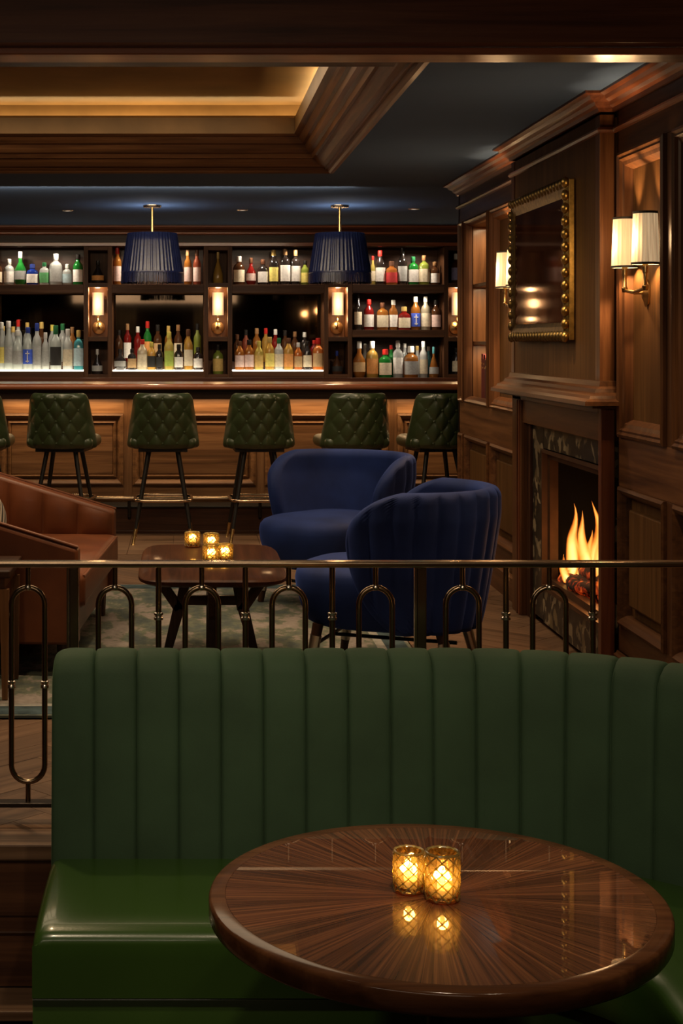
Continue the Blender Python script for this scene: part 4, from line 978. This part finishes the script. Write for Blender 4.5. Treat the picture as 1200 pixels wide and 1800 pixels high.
# ---- bar stools
stool0 = None
def make_stool(label):
    t = thing('bar_stool', label, 'bar stool', (0, 0, 0), 0, 'bar stools along the counter')
    # back shell with diamond tufting; stool faces +Y
    def back(u, v, out):
        a = u * 2 - 1; z = .66 + .385 * v
        hw = .255 - .055 * v ** 1.1
        if v > .86: hw *= 1 - .16 * (1 - math.sqrt(max(0, 1 - ((v - .86) / .14) ** 2)))
        if v < .1: hw *= 1 - .10 * (1 - math.sqrt(max(0, 1 - ((.1 - v) / .1) ** 2)))
        x = a * hw; y = -.23 + .17 * abs(a) ** 2.4 * (1 - .35 * v) - .05 * v
        p = x / .098 + (z - .70) / .152; q = x / .098 - (z - .70) / .152
        puff = (abs(math.sin(PI * p)) * abs(math.sin(PI * q))) ** .45
        edge = min(1, (1 - abs(a)) / .12, v / .08, (1 - v) / .08); edge = max(0, edge)
        if out:
            return (x, y - .022 - .013 * puff * edge - .012 * math.sqrt(edge), z)
        return (x * .97, y + .03 * edge + .0, z - .002)
    mb = MB().grid(lambda u, v: back(u, v, True), 72, 60)
    mb.grid(lambda u, v: back(u, v, False), 72, 60)
    n = 72 * 60
    for i in range(71):
        mb.f.append((i * 60, (i + 1) * 60, n + (i + 1) * 60, n + i * 60)); mb.f.append((i * 60 + 59, n + i * 60 + 59, n + (i + 1) * 60 + 59, (i + 1) * 60 + 59))
    for j in range(59):
        mb.f.append((j, n + j, n + j + 1, j + 1)); k = 71 * 60 + j; mb.f.append((k, k + 1, n + k + 1, n + k))
    bkr = mb.build('backrest', M['green_leather'], t, smooth='all')
    bt = MB().lathe([(.0085, -.004), (.0095, 0), (.006, .005), (.0, .006)], 8); bt.v = [(x, -z, y) for x, y, z in bt.v]
    me = bt.mesh('button'); me.materials.append(M['green_leather'])
    for r_ in range(-1, 5):
        for c_ in range(-3, 4):
            x = .098 * (c_ + (.5 if r_ % 2 else 0)); z = .70 + .076 * r_
            if not (.69 < z < 1.02): continue
            v = (z - .66) / .385; hw = .255 - .055 * v
            if abs(x) > hw * .86: continue
            a = x / hw; y = -.23 + .17 * abs(a) ** 2.4 * (1 - .35 * v) - .05 * v
            o = link('button', me, bkr); o.location = (x, y - .036, z)
    sm = MB(); rbox(sm, -.23, .23, -.20, .23, .655, .745, .04, .012); sm.build('seat', M['green_leather'], t, smooth=True)
    bx('seat_base', M['black'], -.17, .17, -.17, .17, .635, .656, t)
    for sx in (-1, 1):
        for sy in (-1, 1):
            top = Vector((sx * .10, sy * .11, .64)); bot = Vector((sx * .205, sy * .215, 0)); q = top.lerp(bot, .83)
            l = MB().tube([top, q], [.017, .012], 10).build('leg', M['black'], t, smooth=True)
            MB().tube([q, bot + Vector((0, 0, .006)), bot], [.0125, .010, .014], 10).build('ferrule', M['brass'], l, smooth=True)
    pts = []
    zr = .30
    hx = .172; hy = .182
    for (cx, cy, a0) in ((hx - .06, hy - .06, 0), (-hx + .06, hy - .06, PI / 2), (-hx + .06, -hy + .06, PI), (hx - .06, -hy + .06, 1.5 * PI)):
        for k in range(7):
            a = a0 + PI / 2 * k / 6; pts.append((cx + .085 * math.cos(a), cy + .085 * math.sin(a), zr))
    MB().tube(pts, .011, 10, True).build('foot_ring', M['rail_top'], t, smooth=True)
    return t
SD = 10.58
def sxp(px): return (px - VX) / F * (SD - .25)
st = [(-48, -4, 'green tufted bar stool cut off by the left frame edge'), (108, -7, 'green tufted bar stool behind the tan leather sofa'), (286, 0, 'green tufted bar stool below the left pendant, behind the candles'),
      (456, 2, 'green tufted bar stool just left of the blue armchairs'), (624, 9, 'green tufted bar stool with legs hidden behind the rear blue armchair'), (776, 9, 'green tufted bar stool half hidden by the right wall')]
for k, (px, rz, lb) in enumerate(st):
    if k == 0:
        s0 = make_stool(lb); s0.location = (sxp(px), SD, 0); s0.rotation_euler = (0, 0, math.radians(rz))
    else:
        dup(s0, (sxp(px), SD, 0), math.radians(rz), lb, 'bar stools along the counter')

# ---- rug
rug = tag(MB().box(-2.2, 1.016, 5.6, 8.62, .0012, .010).build('rug', M['rug']), 'faded green and grey patterned rug under the lounge seating', 'rug')
for (a, b, c, d, m) in ((.90, 1.0, 5.62, 8.6, 'rug_border'), (.86, .90, 5.62, 8.6, 'rug_line'), (-2.2, .86, 5.62, 5.74, 'rug_border'), (-2.2, .86, 5.74, 5.78, 'rug_line'), (-2.2, .86, 8.48, 8.6, 'rug_border')):
    bx('border_band', M[m], a, b, c, d, .0095, .0112, rug, 0)
FZ = .0115

# ---- blue tub chairs (local: faces +X)
def tub(label, loc, rz):
    t = thing('tub_chair', label, 'armchair', loc, rz, 'blue velvet tub chairs')
    zb_, zt_ = .205, .785
    H_ = zt_ - zb_
    def rad(q): return .300 + .085 * min(1, q * 1.25) ** .8
    def fmax(q):
        k = (q - .6) / (.42 if q > .6 else .66)
        return math.radians(58 + 54 * max(0, 1 - abs(k) ** 2.1) ** .5)
    def sh(s, q, sg):
        s2 = math.sin((s - .5) * PI) * .6 + (s * 2 - 1) * .4; ph = s2 * fmax(q); r = rad(q)
        d1 = max(0, (fmax(q) - abs(ph)) * r); d2 = (1 - q) * H_
        e1 = 1 - (1 - min(1, d1 / .055)) ** 2.2; e2 = 1 - (1 - min(1, d2 / .045)) ** 2.2
        th = .042 * math.sqrt(max(0, e1)) * math.sqrt(max(0, e2))
        if sg > 0:
            ch = abs(math.sin(math.degrees(ph) / 13.5 * PI)) ** .45
            r2 = r + th - .019 * (1 - ch) * min(1, d1 / .05) * min(1, d2 / .03)
        else: r2 = r - th
        return (-r2 * math.cos(ph) * .98, r2 * math.sin(ph), zb_ + H_ * q)
    NU, NV = 221, 36
    qq = lambda v: math.sin(v * PI / 2) ** 1.15
    mb = MB(); mb.grid(lambda s, v: sh(s, qq(v), 1), NU, NV); mb.grid(lambda s, v: sh(s, qq(v), -1), NU, NV); n = NU * NV
    for i in range(NU - 1):
        mb.f.append((i * NV, n + i * NV, n + (i + 1) * NV, (i + 1) * NV))
    mb.build('backrest', M['blue_velvet'], t, smooth='all')
    # seat: rounded D shape reaching forward
    def seat(u, v):
        a = 2 * PI * u
        cx, cy = math.cos(a), math.sin(a)
        rx = (.44 if cx > 0 else .30); ry = .31 + .04 * max(0, cx)
        e = 2.6
        k = (abs(cx) ** e + abs(cy) ** e) ** (-1 / e)
        # profile: bottom -> side -> crown
        prof = [(.0, .20), (.80, .20), (.88, .215), (.94, .27), (.985, .34), (1.0, .39), (.985, .42), (.94, .442), (.85, .455), (.6, .468), (.3, .474), (0, .475)]
        p = prof[int(round(v * (len(prof) - 1)))]
        return (k * cx * rx * p[0], k * cy * ry * p[0], p[1])
    MB().grid(seat, 48, 12, True).build('seat', M['blue_velvet'], t, smooth='all')
    for sx, sy in ((.29, -.24), (.29, .24), (-.22, -.22), (-.22, .22)):
        top = Vector((sx, sy, .215)); bot = Vector((sx * 1.12 if sx > 0 else sx * 1.25, sy * 1.08, 0)); m_ = top.lerp(bot, .5)
        l = MB().tube([top, bot], [.024, .017], 12).build('leg', M['dkZ'], t, smooth=True)
        MB().tube([top.lerp(bot, .22), top.lerp(bot, .72)], [.0245, .0215], 14).build('cuff', M['steel'], l, smooth=True)
    MB().tube([(.30, -.245, .13), (.30, .245, .13)], .008, 8).build('stretcher', M['black'], t, smooth=True)
    MB().tube([(.30, 0, .13), (-.24, 0, .13)], .008, 8).build('stretcher', M['black'], t, smooth=True)
    return t
tub('blue velvet tub chair with channelled back, nearest the fireplace and railing', (.90, 6.38, FZ), math.radians(158))
tub('blue velvet tub chair farther back, facing the coffee table with open seat', (.80, 8.1, FZ), math.radians(226))

# ---- coffee table
ct = thing('coffee_table', 'low dark glossy wooden coffee table with Y shaped legs on the rug', 'coffee table', (.10, 6.52, FZ))
def sell(n, hx, hy, e):
    out = []
    for k in range(n):
        a = 2 * PI * k / n; c, s = math.cos(a), math.sin(a); q = (abs(c) ** e + abs(s) ** e) ** (-1 / e); out.append((c * q * hx, s * q * hy))
    return out
tp = MB(); o_ = sell(72, .305, .545, 6.5); o2 = sell(72, .297, .537, 6.5); o3 = sell(72, .28, .52, 6.5)
zt_ = .45 - FZ
tp.add([(x, y, zt_ - .03) for x, y in o3] + [(x, y, zt_ - .018) for x, y in o_] + [(x, y, zt_ - .006) for x, y in o_] + [(x, y, zt_) for x, y in o2],
       [(i + k * 72, (i + 1) % 72 + k * 72, (i + 1) % 72 + 72 * (k + 1), i + 72 * (k + 1)) for k in range(3) for i in range(72)] + [tuple(range(72))[::-1], tuple(range(216, 288))])
tp.build('tabletop', M['coffee_top'], ct, smooth=True)
def beam_(mb, a, b, w1, w2, th, d):
    a, b, d = Vector(a), Vector(b), Vector(d).normalized(); t = (b - a).normalized(); s_ = t.cross(d).normalized()
    v = [p + s_ * q * w_ / 2 + d * r_ * th / 2 for p, w_ in ((a, w1), (b, w2)) for q in (-1, 1) for r_ in (-1, 1)]
    mb.add(v, [(0, 1, 3, 2), (4, 6, 7, 5), (0, 4, 5, 1), (2, 3, 7, 6), (0, 2, 6, 4), (1, 5, 7, 3)])
for (dx, dy, L_) in ((1, 0, 1), (-1, 0, 1), (0, 1, 1.6), (0, -1, 1.6)):
    d = Vector((-dy, dx, 0)); P = lambda r_, z: (dx * r_ * L_, dy * r_ * L_, z); mb = MB()
    beam_(mb, P(.135, .25), P(.20, 0.0), .05, .032, .034, d); beam_(mb, P(.135, .23), P(.26, zt_ - .03), .045, .04, .034, d); beam_(mb, P(.135, .23), P(.10, zt_ - .03), .045, .04, .034, d)
    mb.build('leg', M['dkZ'], ct, bevel=.003)
s_ = MB().box(-.14, .14, -.016, .016, .25, .29).box(-.016, .016, -.22, .22, .251, .289).build('stretcher', M['dkX'], ct, bevel=.002)

# ---- votive candles
def make_votive(label, loc, r, h, group, power):
    t = thing('votive_candle', label, 'candle', loc, 0, group)
    n = 12
    v = []; f = []; rows = 6
    for j in range(rows + 1):
        for k in range(n):
            a = 2 * PI * (k + .5 * (j % 2)) / n
            rr = r * (.955 if 0 < j < rows and (k + j) % 1 == 0 else .97); rr = r * (1.0 if (j % 2 == 0) else .93)
            if j == 0: rr = r * .93
            v.append((rr * math.cos(a), rr * math.sin(a), .001 + (h - .001) * j / rows))
    for j in range(rows):
        for k in range(n):
            a, b = j * n + k, j * n + (k + 1) % n; c, d = (j + 1) * n + k, (j + 1) * n + (k + 1) % n
            if j % 2 == 0: f += [(a, b, c), (b, d, c)]
            else: f += [(a, b, d), (a, d, c)]
    o0 = len(v); ri = r * .86
    for z in (h, h * .5, .012):
        for k in range(n): v.append((ri * math.cos(2 * PI * k / n), ri * math.sin(2 * PI * k / n), z))
    for k in range(n):
        f.append((rows * n + k, rows * n + (k + 1) % n, o0 + (k + 1) % n, o0 + k))
    for j in range(2):
        for k in range(n): f.append((o0 + j * n + k, o0 + j * n + (k + 1) % n, o0 + (j + 1) * n + (k + 1) % n, o0 + (j + 1) * n + k))
    f.append(tuple(range(n))[::-1]); f.append(tuple(o0 + 2 * n + k for k in range(n)))
    cup = MB().add(v, f).build('glass_cup', M['cup'], t)
    rb_ = MB(); nr = 9; turn = 2 * PI * (h / (PI * r)) * .5
    for sg in (-1, 1):
        for k in range(nr):
            rb_.tube([(r * 1.005 * math.cos(2 * PI * k / nr + sg * turn * q / 10), r * 1.005 * math.sin(2 * PI * k / nr + sg * turn * q / 10), .004 + (h - .006) * q / 10) for q in range(11)], r * .05, 5)
    ro = rb_.build('cut_ribs', M['rib'], cup, smooth=True); ro['kind'] = 'stuff'
    MB().tube([(r * .93 * math.cos(2 * PI * q / 28), r * .93 * math.sin(2 * PI * q / 28), h) for q in range(28)], r * .085, 8, True).build('rim', M['rib'], cup, smooth=True)
    MB().tube([(r * .90 * math.cos(2 * PI * q / 28), r * .90 * math.sin(2 * PI * q / 28), r * .10) for q in range(28)], r * .1, 8, True).build('foot', M['amberfoot'], cup, smooth=True)
    MB().lathe([(r * .55, .0125), (r * .58, .024), (r * .5, .026), (.002, .0245)], 16).build('wax', M['wax'], t, smooth=True)
    MB().tube([(0, 0, .0245), (0, 0, .032)], .001, 5).build('wick', M['black'], t)
    MB().lathe([(.001, .030), (.0045, .036), (.0052, .041), (.003, .050), (.0006, .058)], 10).build('flame', M['flame'], t, smooth='all')
    light('candle_light', 'POINT', (loc[0], loc[1], loc[2] + .047), power * K_CANDLE, (1, .70, .34), t, size=.012)
    return t
TZ = .31
make_votive('shorter amber cut glass candle, left one on the round table', (.438, 2.99, TZ), .0305, .080, 'candles on the round table', 1.1)
make_votive('taller amber cut glass candle, right one on the round table', (.497, 2.945, TZ), .0335, .0925, 'candles on the round table', 1.2)
CZ = .45 + .0002
for (px, py, r, h, lb) in ((338, 961, .035, .066, 'amber glass candle alone at the left on the coffee table'), (371, 966, .035, .072, 'amber glass candle at the back of the coffee table trio'),
                           (371, 989, .036, .076, 'amber glass candle at the front left of the coffee table trio'), (395, 986, .035, .072, 'amber glass candle at the front right of the coffee table trio')):
    D = .95 * F / (py - 600) ; make_votive(lb, ((px - VX) / F * D, D, CZ), r, h, 'candles on the coffee table', .8)

# ---- leather sofa (local: faces +X, y across)
sf = thing('leather_sofa', 'tan leather sofa with sloping arms at the left of the rug', 'sofa', (-.86, 7.0, FZ), math.radians(-3.5))
hw = .735
def arm(y0, y1):
    mb = MB(); nx = 14; v = []; sgn = 1 if y1 > 0 else -1
    for i in range(nx):
        t = i / (nx - 1); x = -.45 + .90 * t; zt2 = .80 - .268 * t
        v += [(x, y0, .13), (x, y0, zt2 - .01), (x, y0 + .02 * (1 if y1 > y0 else -1), zt2), (x, y1 - .02 * (1 if y1 > y0 else -1), zt2), (x, y1, zt2 - .01), (x, y1, .13)]
    f = []
    for i in range(nx - 1):
        for k in range(6):
            f.append((i * 6 + k, i * 6 + (k + 1) % 6, (i + 1) * 6 + (k + 1) % 6, (i + 1) * 6 + k))
    f.append((0, 1, 2, 3, 4, 5)); f.append(tuple((nx - 1) * 6 + k for k in range(6)))
    return mb.add(v, f)
for s in (-1, 1):
    a = arm(s * hw, s * (hw - .09)).build('arm', M['tan_leather'], sf, bevel=.012, smooth=True)
    for k in range(5):   # padded channels on the inside
        x0, x1 = -.44 + k * .176, -.44 + (k + 1) * .176
        mb = MB()
        def pad(u, v, x0=x0, x1=x1, s=s):
            x = x0 + (x1 - x0) * u; t = (x + .45) / .9; zt2 = .78 - .268 * t
            d = .034 * (math.sin(PI * u) ** .5) * (math.sin(PI * min(1, v * .96 + .02)) ** .3)
            return (x, s * (hw - .088) - s * d, .40 + (zt2 - .40) * v)
        mb.grid(pad, 12, 8).build('arm_channel', M['tan_leather'], a, smooth='all')
    MB().tube([(-.45, s * (hw - .01),   .802), (.45, s * (hw - .01), .534)], .006, 8).build('piping', M['tan_leather'], a, smooth=True)
MB().box(-.55, -.40, -hw, hw, .13, .84).build('backrest', M['tan_leather'], sf, bevel=.03)
MB().box(-.42, .42, -hw + .09, hw - .09, .13, .26).build('base', M['tan_leather'], sf, bevel=.012)
cu = MB(); rbox(cu, -.42, .47, -hw + .068, hw - .068, .262, .415, .035, .012); cu.build('seat_cushion', M['tan_leather'], sf, smooth=True)
for z in (.40, .285):
    MB().tube([(.462, -hw + .10, z), (.462, hw - .10, z)], .007, 8).build('piping', M['tan_leather'], sf, smooth=True)
for sx in (-.42, .38):
    for sy in (-hw + .07, hw - .07):
        MB().tube([(sx, sy, .14), (sx, sy, 0)], [.028, .022], 8).build('leg', M['dkZ'], sf)
pl = MB()
def pil(u, v):
    a, b = u * 2 - 1, v * 2 - 1
    e = (1 - abs(a) ** 3) * (1 - abs(b) ** 3)
    return a, b, e
pw = MB(); pw.grid(lambda u, v: (pil(u, v)[2] ** .6 * .075, pil(u, v)[0] * .2, pil(u, v)[1] * .2), 18, 18); pw.grid(lambda u, v: (-pil(u, v)[2] ** .6 * .075, pil(u, v)[0] * .2, pil(u, v)[1] * .2), 18, 18)
po = tag(pw.build('throw_pillow', M['stripe'], None, smooth='all'), 'black and cream striped pillow leaning on the tan leather sofa', 'pillow')
po.location = (-.985, 7.22, .585); po.rotation_euler = (math.radians(35), math.radians(-22), math.radians(-10))

# ---- side table, left edge
sd = thing('side_table', 'small wooden side table with slim tapered legs at the left edge', 'side table', (-.92, 6.0, 0))
bx('tabletop', M['dkX'], -.24, .235, -.19, .23, .485, .515, sd, .006)
bx('apron', M['barX'], -.21, .21, -.155, .20, .44, .485, sd, .003)
for sx in (-1, 1):
    for sy in (-.155, .205):
        MB().add([(sx * .21 + q * .017, sy + r_ * .017, .44) for q, r_ in ((-1, -1), (1, -1), (1, 1), (-1, 1))] + [(sx * .212 + q * .011, sy + r_ * .011, .0125) for q, r_ in ((-1, -1), (1, -1), (1, 1), (-1, 1))],
                 [(0, 1, 2, 3), (7, 6, 5, 4), (0, 4, 5, 1), (1, 5, 6, 2), (2, 6, 7, 3), (3, 7, 4, 0)]).build('leg', M['barZ'], sd)

# ---- bronze railing
RD = 4.40
rl = thing('railing', 'bronze balustrade with long oval loops along the platform edge', 'railing', (0, RD, 0))
def rx(px): return (px - VX) / F * RD
rz = lambda py: EYE - (py - VY) / F * RD
x0, x1 = rx(-420), XW - .02
MB().box(x0, x1, -.024, .024, rz(996.5), rz(986)).build('handrail', M['rail_top'], rl, bevel=.005, seg=3)
MB().box(x0, x1, -.018, .018, rz(1011), rz(1003)).box(0, 0.001, 0, .001, rz(1003), rz(1003) + .0005).build('under_rail', M['bronze_dk'], rl, bevel=.002) if False else None
MB().box(x0, x1, -.022, .022, rz(1416), rz(1408)).build('bottom_rail', M['bronze_dk'], rl, bevel=.002)
zt1, zb1 = rz(997), rz(1409)
def loop(px):
    x = rx(px); r_ = .0485; za_, zb2 = rz(1062), rz(1345); pts = []
    for k in range(13):
        a = PI * k / 12; pts.append((x + r_ * math.cos(a), 0, za_ + r_ * math.sin(a)))
    for k in range(13):
        a = PI + PI * k / 12; pts.append((x + r_ * math.cos(a), 0, zb2 + r_ * math.sin(a)))
    o = MB().tube(pts, .0082, 10, True).build('oval_loop', M['bronze'], rl, smooth=True)
    MB().tube([(x, 0, za_ + r_), (x, 0, zt1)], .0075, 10).build('stub', M['bronze'], o, smooth=True)
    MB().tube([(x, 0, zb2 - r_), (x, 0, zb1)], .0075, 10).build('stub', M['bronze'], o, smooth=True)
    MB().lathe([(.0085, -.008), (.0125, -.003), (.0125, .003), (.0085, .008)], 12, (x, 0, za_ + r_)).build('collar', M['steel'], o, smooth=True)
    for s in (-1, 1):
        MB().lathe([(.0085, -.012), (.012, -.010), (.012, -.004), (.0095, 0), (.012, .004), (.012, .010), (.0085, .012)], 12, (x + s * r_, 0, rz(1203))).build('collar', M['steel'], o, smooth=True)
def baluster(px):
    x = rx(px); o = MB().tube([(x, 0, zb1), (x, 0, zt1)], .0085, 10).build('baluster', M['bronze'], rl, smooth=True)
    MB().lathe([(.009, -.012), (.0135, -.010), (.0135, -.004), (.01, 0), (.0135, .004), (.0135, .010), (.009, .012)], 12, (x, 0, rz(1083))).build('collar', M['steel'], o, smooth=True)
def post(px):
    x = rx(px); o = MB().box(x - .0135, x + .0135, -.011, .011, zb1 - .01, zt1).build('post', M['bronze'], rl, bevel=.003)
    MB().box(x - .021, x - .0145, -.011, .011, zb1 - .01, zt1).build('side_bar', M['rail_top'], o, bevel=.001)
for k in range(-3, 6):
    lx = 202 + k * 152.6
    if lx < 1190: loop(lx)
for k in range(-3, 7):
    bxp = 126 + k * 152.6
    if bxp > 1200: continue
    (post if k % 4 == 0 else baluster)(bxp + (4 if k % 4 == 0 else 0))

# ---- green banquette
bq = thing('banquette', 'curved green banquette with channelled velvet back and vinyl seat', 'banquette', (0, 3.9, LOW))
CXc, CYc = .72, 3.22
RB, RFm = .775, .30
Xl = -.362
# centre line parameter: straight from Xl to CXc, then arc of 90 deg, then straight towards the camera
def plan(s, off):
    """s: length along the back line (radius RB); off: distance in front of back line"""
    L1 = CXc - Xl; r_ = RB - off
    if s <= L1: return (Xl + s, CYc + r_, (0, -1))
    a = (s - L1) / RB
    if a <= PI / 2: return (CXc + r_ * math.sin(a), CYc + r_ * math.cos(a), (-math.sin(a), -math.cos(a)))
    return (CXc + r_, CYc - (s - L1 - RB * PI / 2), (-1, 0))
STOT = (CXc - Xl) + RB * PI / 2 + .55
PITCH = .1128
nchan = int(STOT / PITCH)
Zs, Zt = .03, .566
for k in range(nchan):
    s0 = k * PITCH; s1 = s0 + PITCH
    sec = []
    # section (off, z): off measured to the front; back side at off -.17
    for (o_f, z) in ((-.165, Zs - .06), (-.165, Zt - .04), (-.15, Zt - .012), (-.11, Zt), (-.07, Zt - .004), (-.04, Zt - .02), (-.02, Zt - .055), (-.008, .42), (.0, .25), (.006, .10), (.008, Zs - .02), (.0, Zs - .06)):
        sec.append((o_f, z))
    mb = MB(); US = [0, .012, .035, .08, .18, .35, .5, .65, .82, .92, .965, .988, 1]; NU = len(US)
    def fn(u, j):
        s = s0 + (s1 - s0) * u; o_f, z = sec[j]
        pf = (1 - abs(2 * u - 1) ** 16) * (.82 + .18 * (1 - (2 * u - 1) ** 2)); dent = .013 * (1 - pf)
        oo = o_f - (dent if o_f > -.1 else 0); zz_ = z - (dent * .8 if -.16 < o_f < -.03 and z > Zt - .05 else 0)
        if k == 0 and u < .5:     # soft left end
            e = (1 - 2 * u) ** 3
            if z > Zt - .06: zz_ -= .018 * e
        x, y, n_ = plan(s, oo); return (x, y, zz_)
    v = [fn(US[i], j) for i in range(NU) for j in range(len(sec))]; f = []; m = len(sec)
    for i in range(NU - 1):
        for j in range(m):
            f.append((i * m + j, (i + 1) * m + j, (i + 1) * m + (j + 1) % m, i * m + (j + 1) % m))
    f.append(tuple(range(m))); f.append(tuple((NU - 1) * m + j for j in range(m))[::-1])
    o = mb.add(v, f).build('back_channel', M['green_velvet'], None, smooth=True); o.parent = bq; o.location = -bq.location
def loft(sec, name, mat, n=90, endround=0):
    mb = MB(); v = []; m = len(sec); ss = [0, .004, .012, .025, .05] + [.05 + (STOT - .05) * i / n for i in range(1, n + 1)]
    for s in ss:
        e = endround * (1 - math.sqrt(max(0, 1 - (1 - min(1, s / .03)) ** 2)))
        for (o_f, z) in sec:
            x, y, _ = plan(s, o_f); 
            v.append((x, y, z - (e if z > Zs - .03 else 0)))
    f = []
    for i in range(len(ss) - 1):
        for j in range(m): f.append((i * m + j, (i + 1) * m + j, (i + 1) * m + (j + 1) % m, i * m + (j + 1) % m))
    f.append(tuple(range(m))); f.append(tuple((len(ss) - 1) * m + j for j in range(m))[::-1])
    o = mb.add(v, f).build(name, mat, None, smooth=True); o.parent = bq; o.location = -bq.location; return o
seat_sec = [(-.02, Zs - .15), (-.02, Zs - .005), (.02, Zs + .004), (.10, Zs + .010), (.22, Zs + .013), (.32, Zs + .011), (.39, Zs + .007), (.44, Zs + .0), (.468, Zs - .008), (.481, Zs - .016), (.487, Zs - .026), (.489, Zs - .036), (.489, Zs - .07), (.489, -.128), (.478, -.135)]
loft(seat_sec, 'seat_cushion', M['green_vinyl'], endround=.03)
loft([(-.02, -.136), (.474, -.136), (.476, -.139), (.476, LOW + .002), (-.02, LOW + .002)], 'base', M['green_vinyl'])
# wood cap behind the curved back at the right
cap = MB(); pts_ = [plan(s, -.178) for s in [1.62 + i * .05 for i in range(14)]]
tag(MB().sweep([(p[0], p[1], .518) for p in pts_], [(-.012, 0), (-.012, .03), (.035, .03), (.035, 0)], (0, 0, 1), flip=1).build('cap_rail', M['redX']), 'slim wooden cap rail behind the right end of the banquette', 'ledge')

# ---- round table
rt = thing('round_table', 'round glossy walnut sunburst table in front of the green banquette', 'table', (.488, 2.965, LOW))
TR = .447; th = TZ - LOW
MB().lathe([(.02, -.002), (TR - .033, -.002), (TR - .033, 0)], 96).build('sunburst_top', M['sunburst'], rt, smooth=True, origin=(0, 0, 0)).location = (0, 0, th)
def rim_uv(): pass
MB().lathe([(TR - .0325, -.045), (TR - .012, -.046), (TR - .004, -.043), (TR, -.037), (TR, -.007), (TR - .002, -.0025), (TR - .006, -.0003), (TR - .0325, 0)], 128, (0, 0, th), caps=False).build('edge_band', M['lacquer'], rt, smooth=True)
MB().lathe([(TR - .033, -.044), (.05, -.044)], 64, (0, 0, th), caps=False).build('underside', M['dkX'], rt)
MB().lathe([(.019, .02), (.019, th - .045)], 20).build('column', M['black'], rt, smooth=True)
MB().lathe([(.2, 0), (.2, .008), (.06, .018), (.025, .03)], 40, (0, 0, 0)).build('base', M['black'], rt, smooth=True)
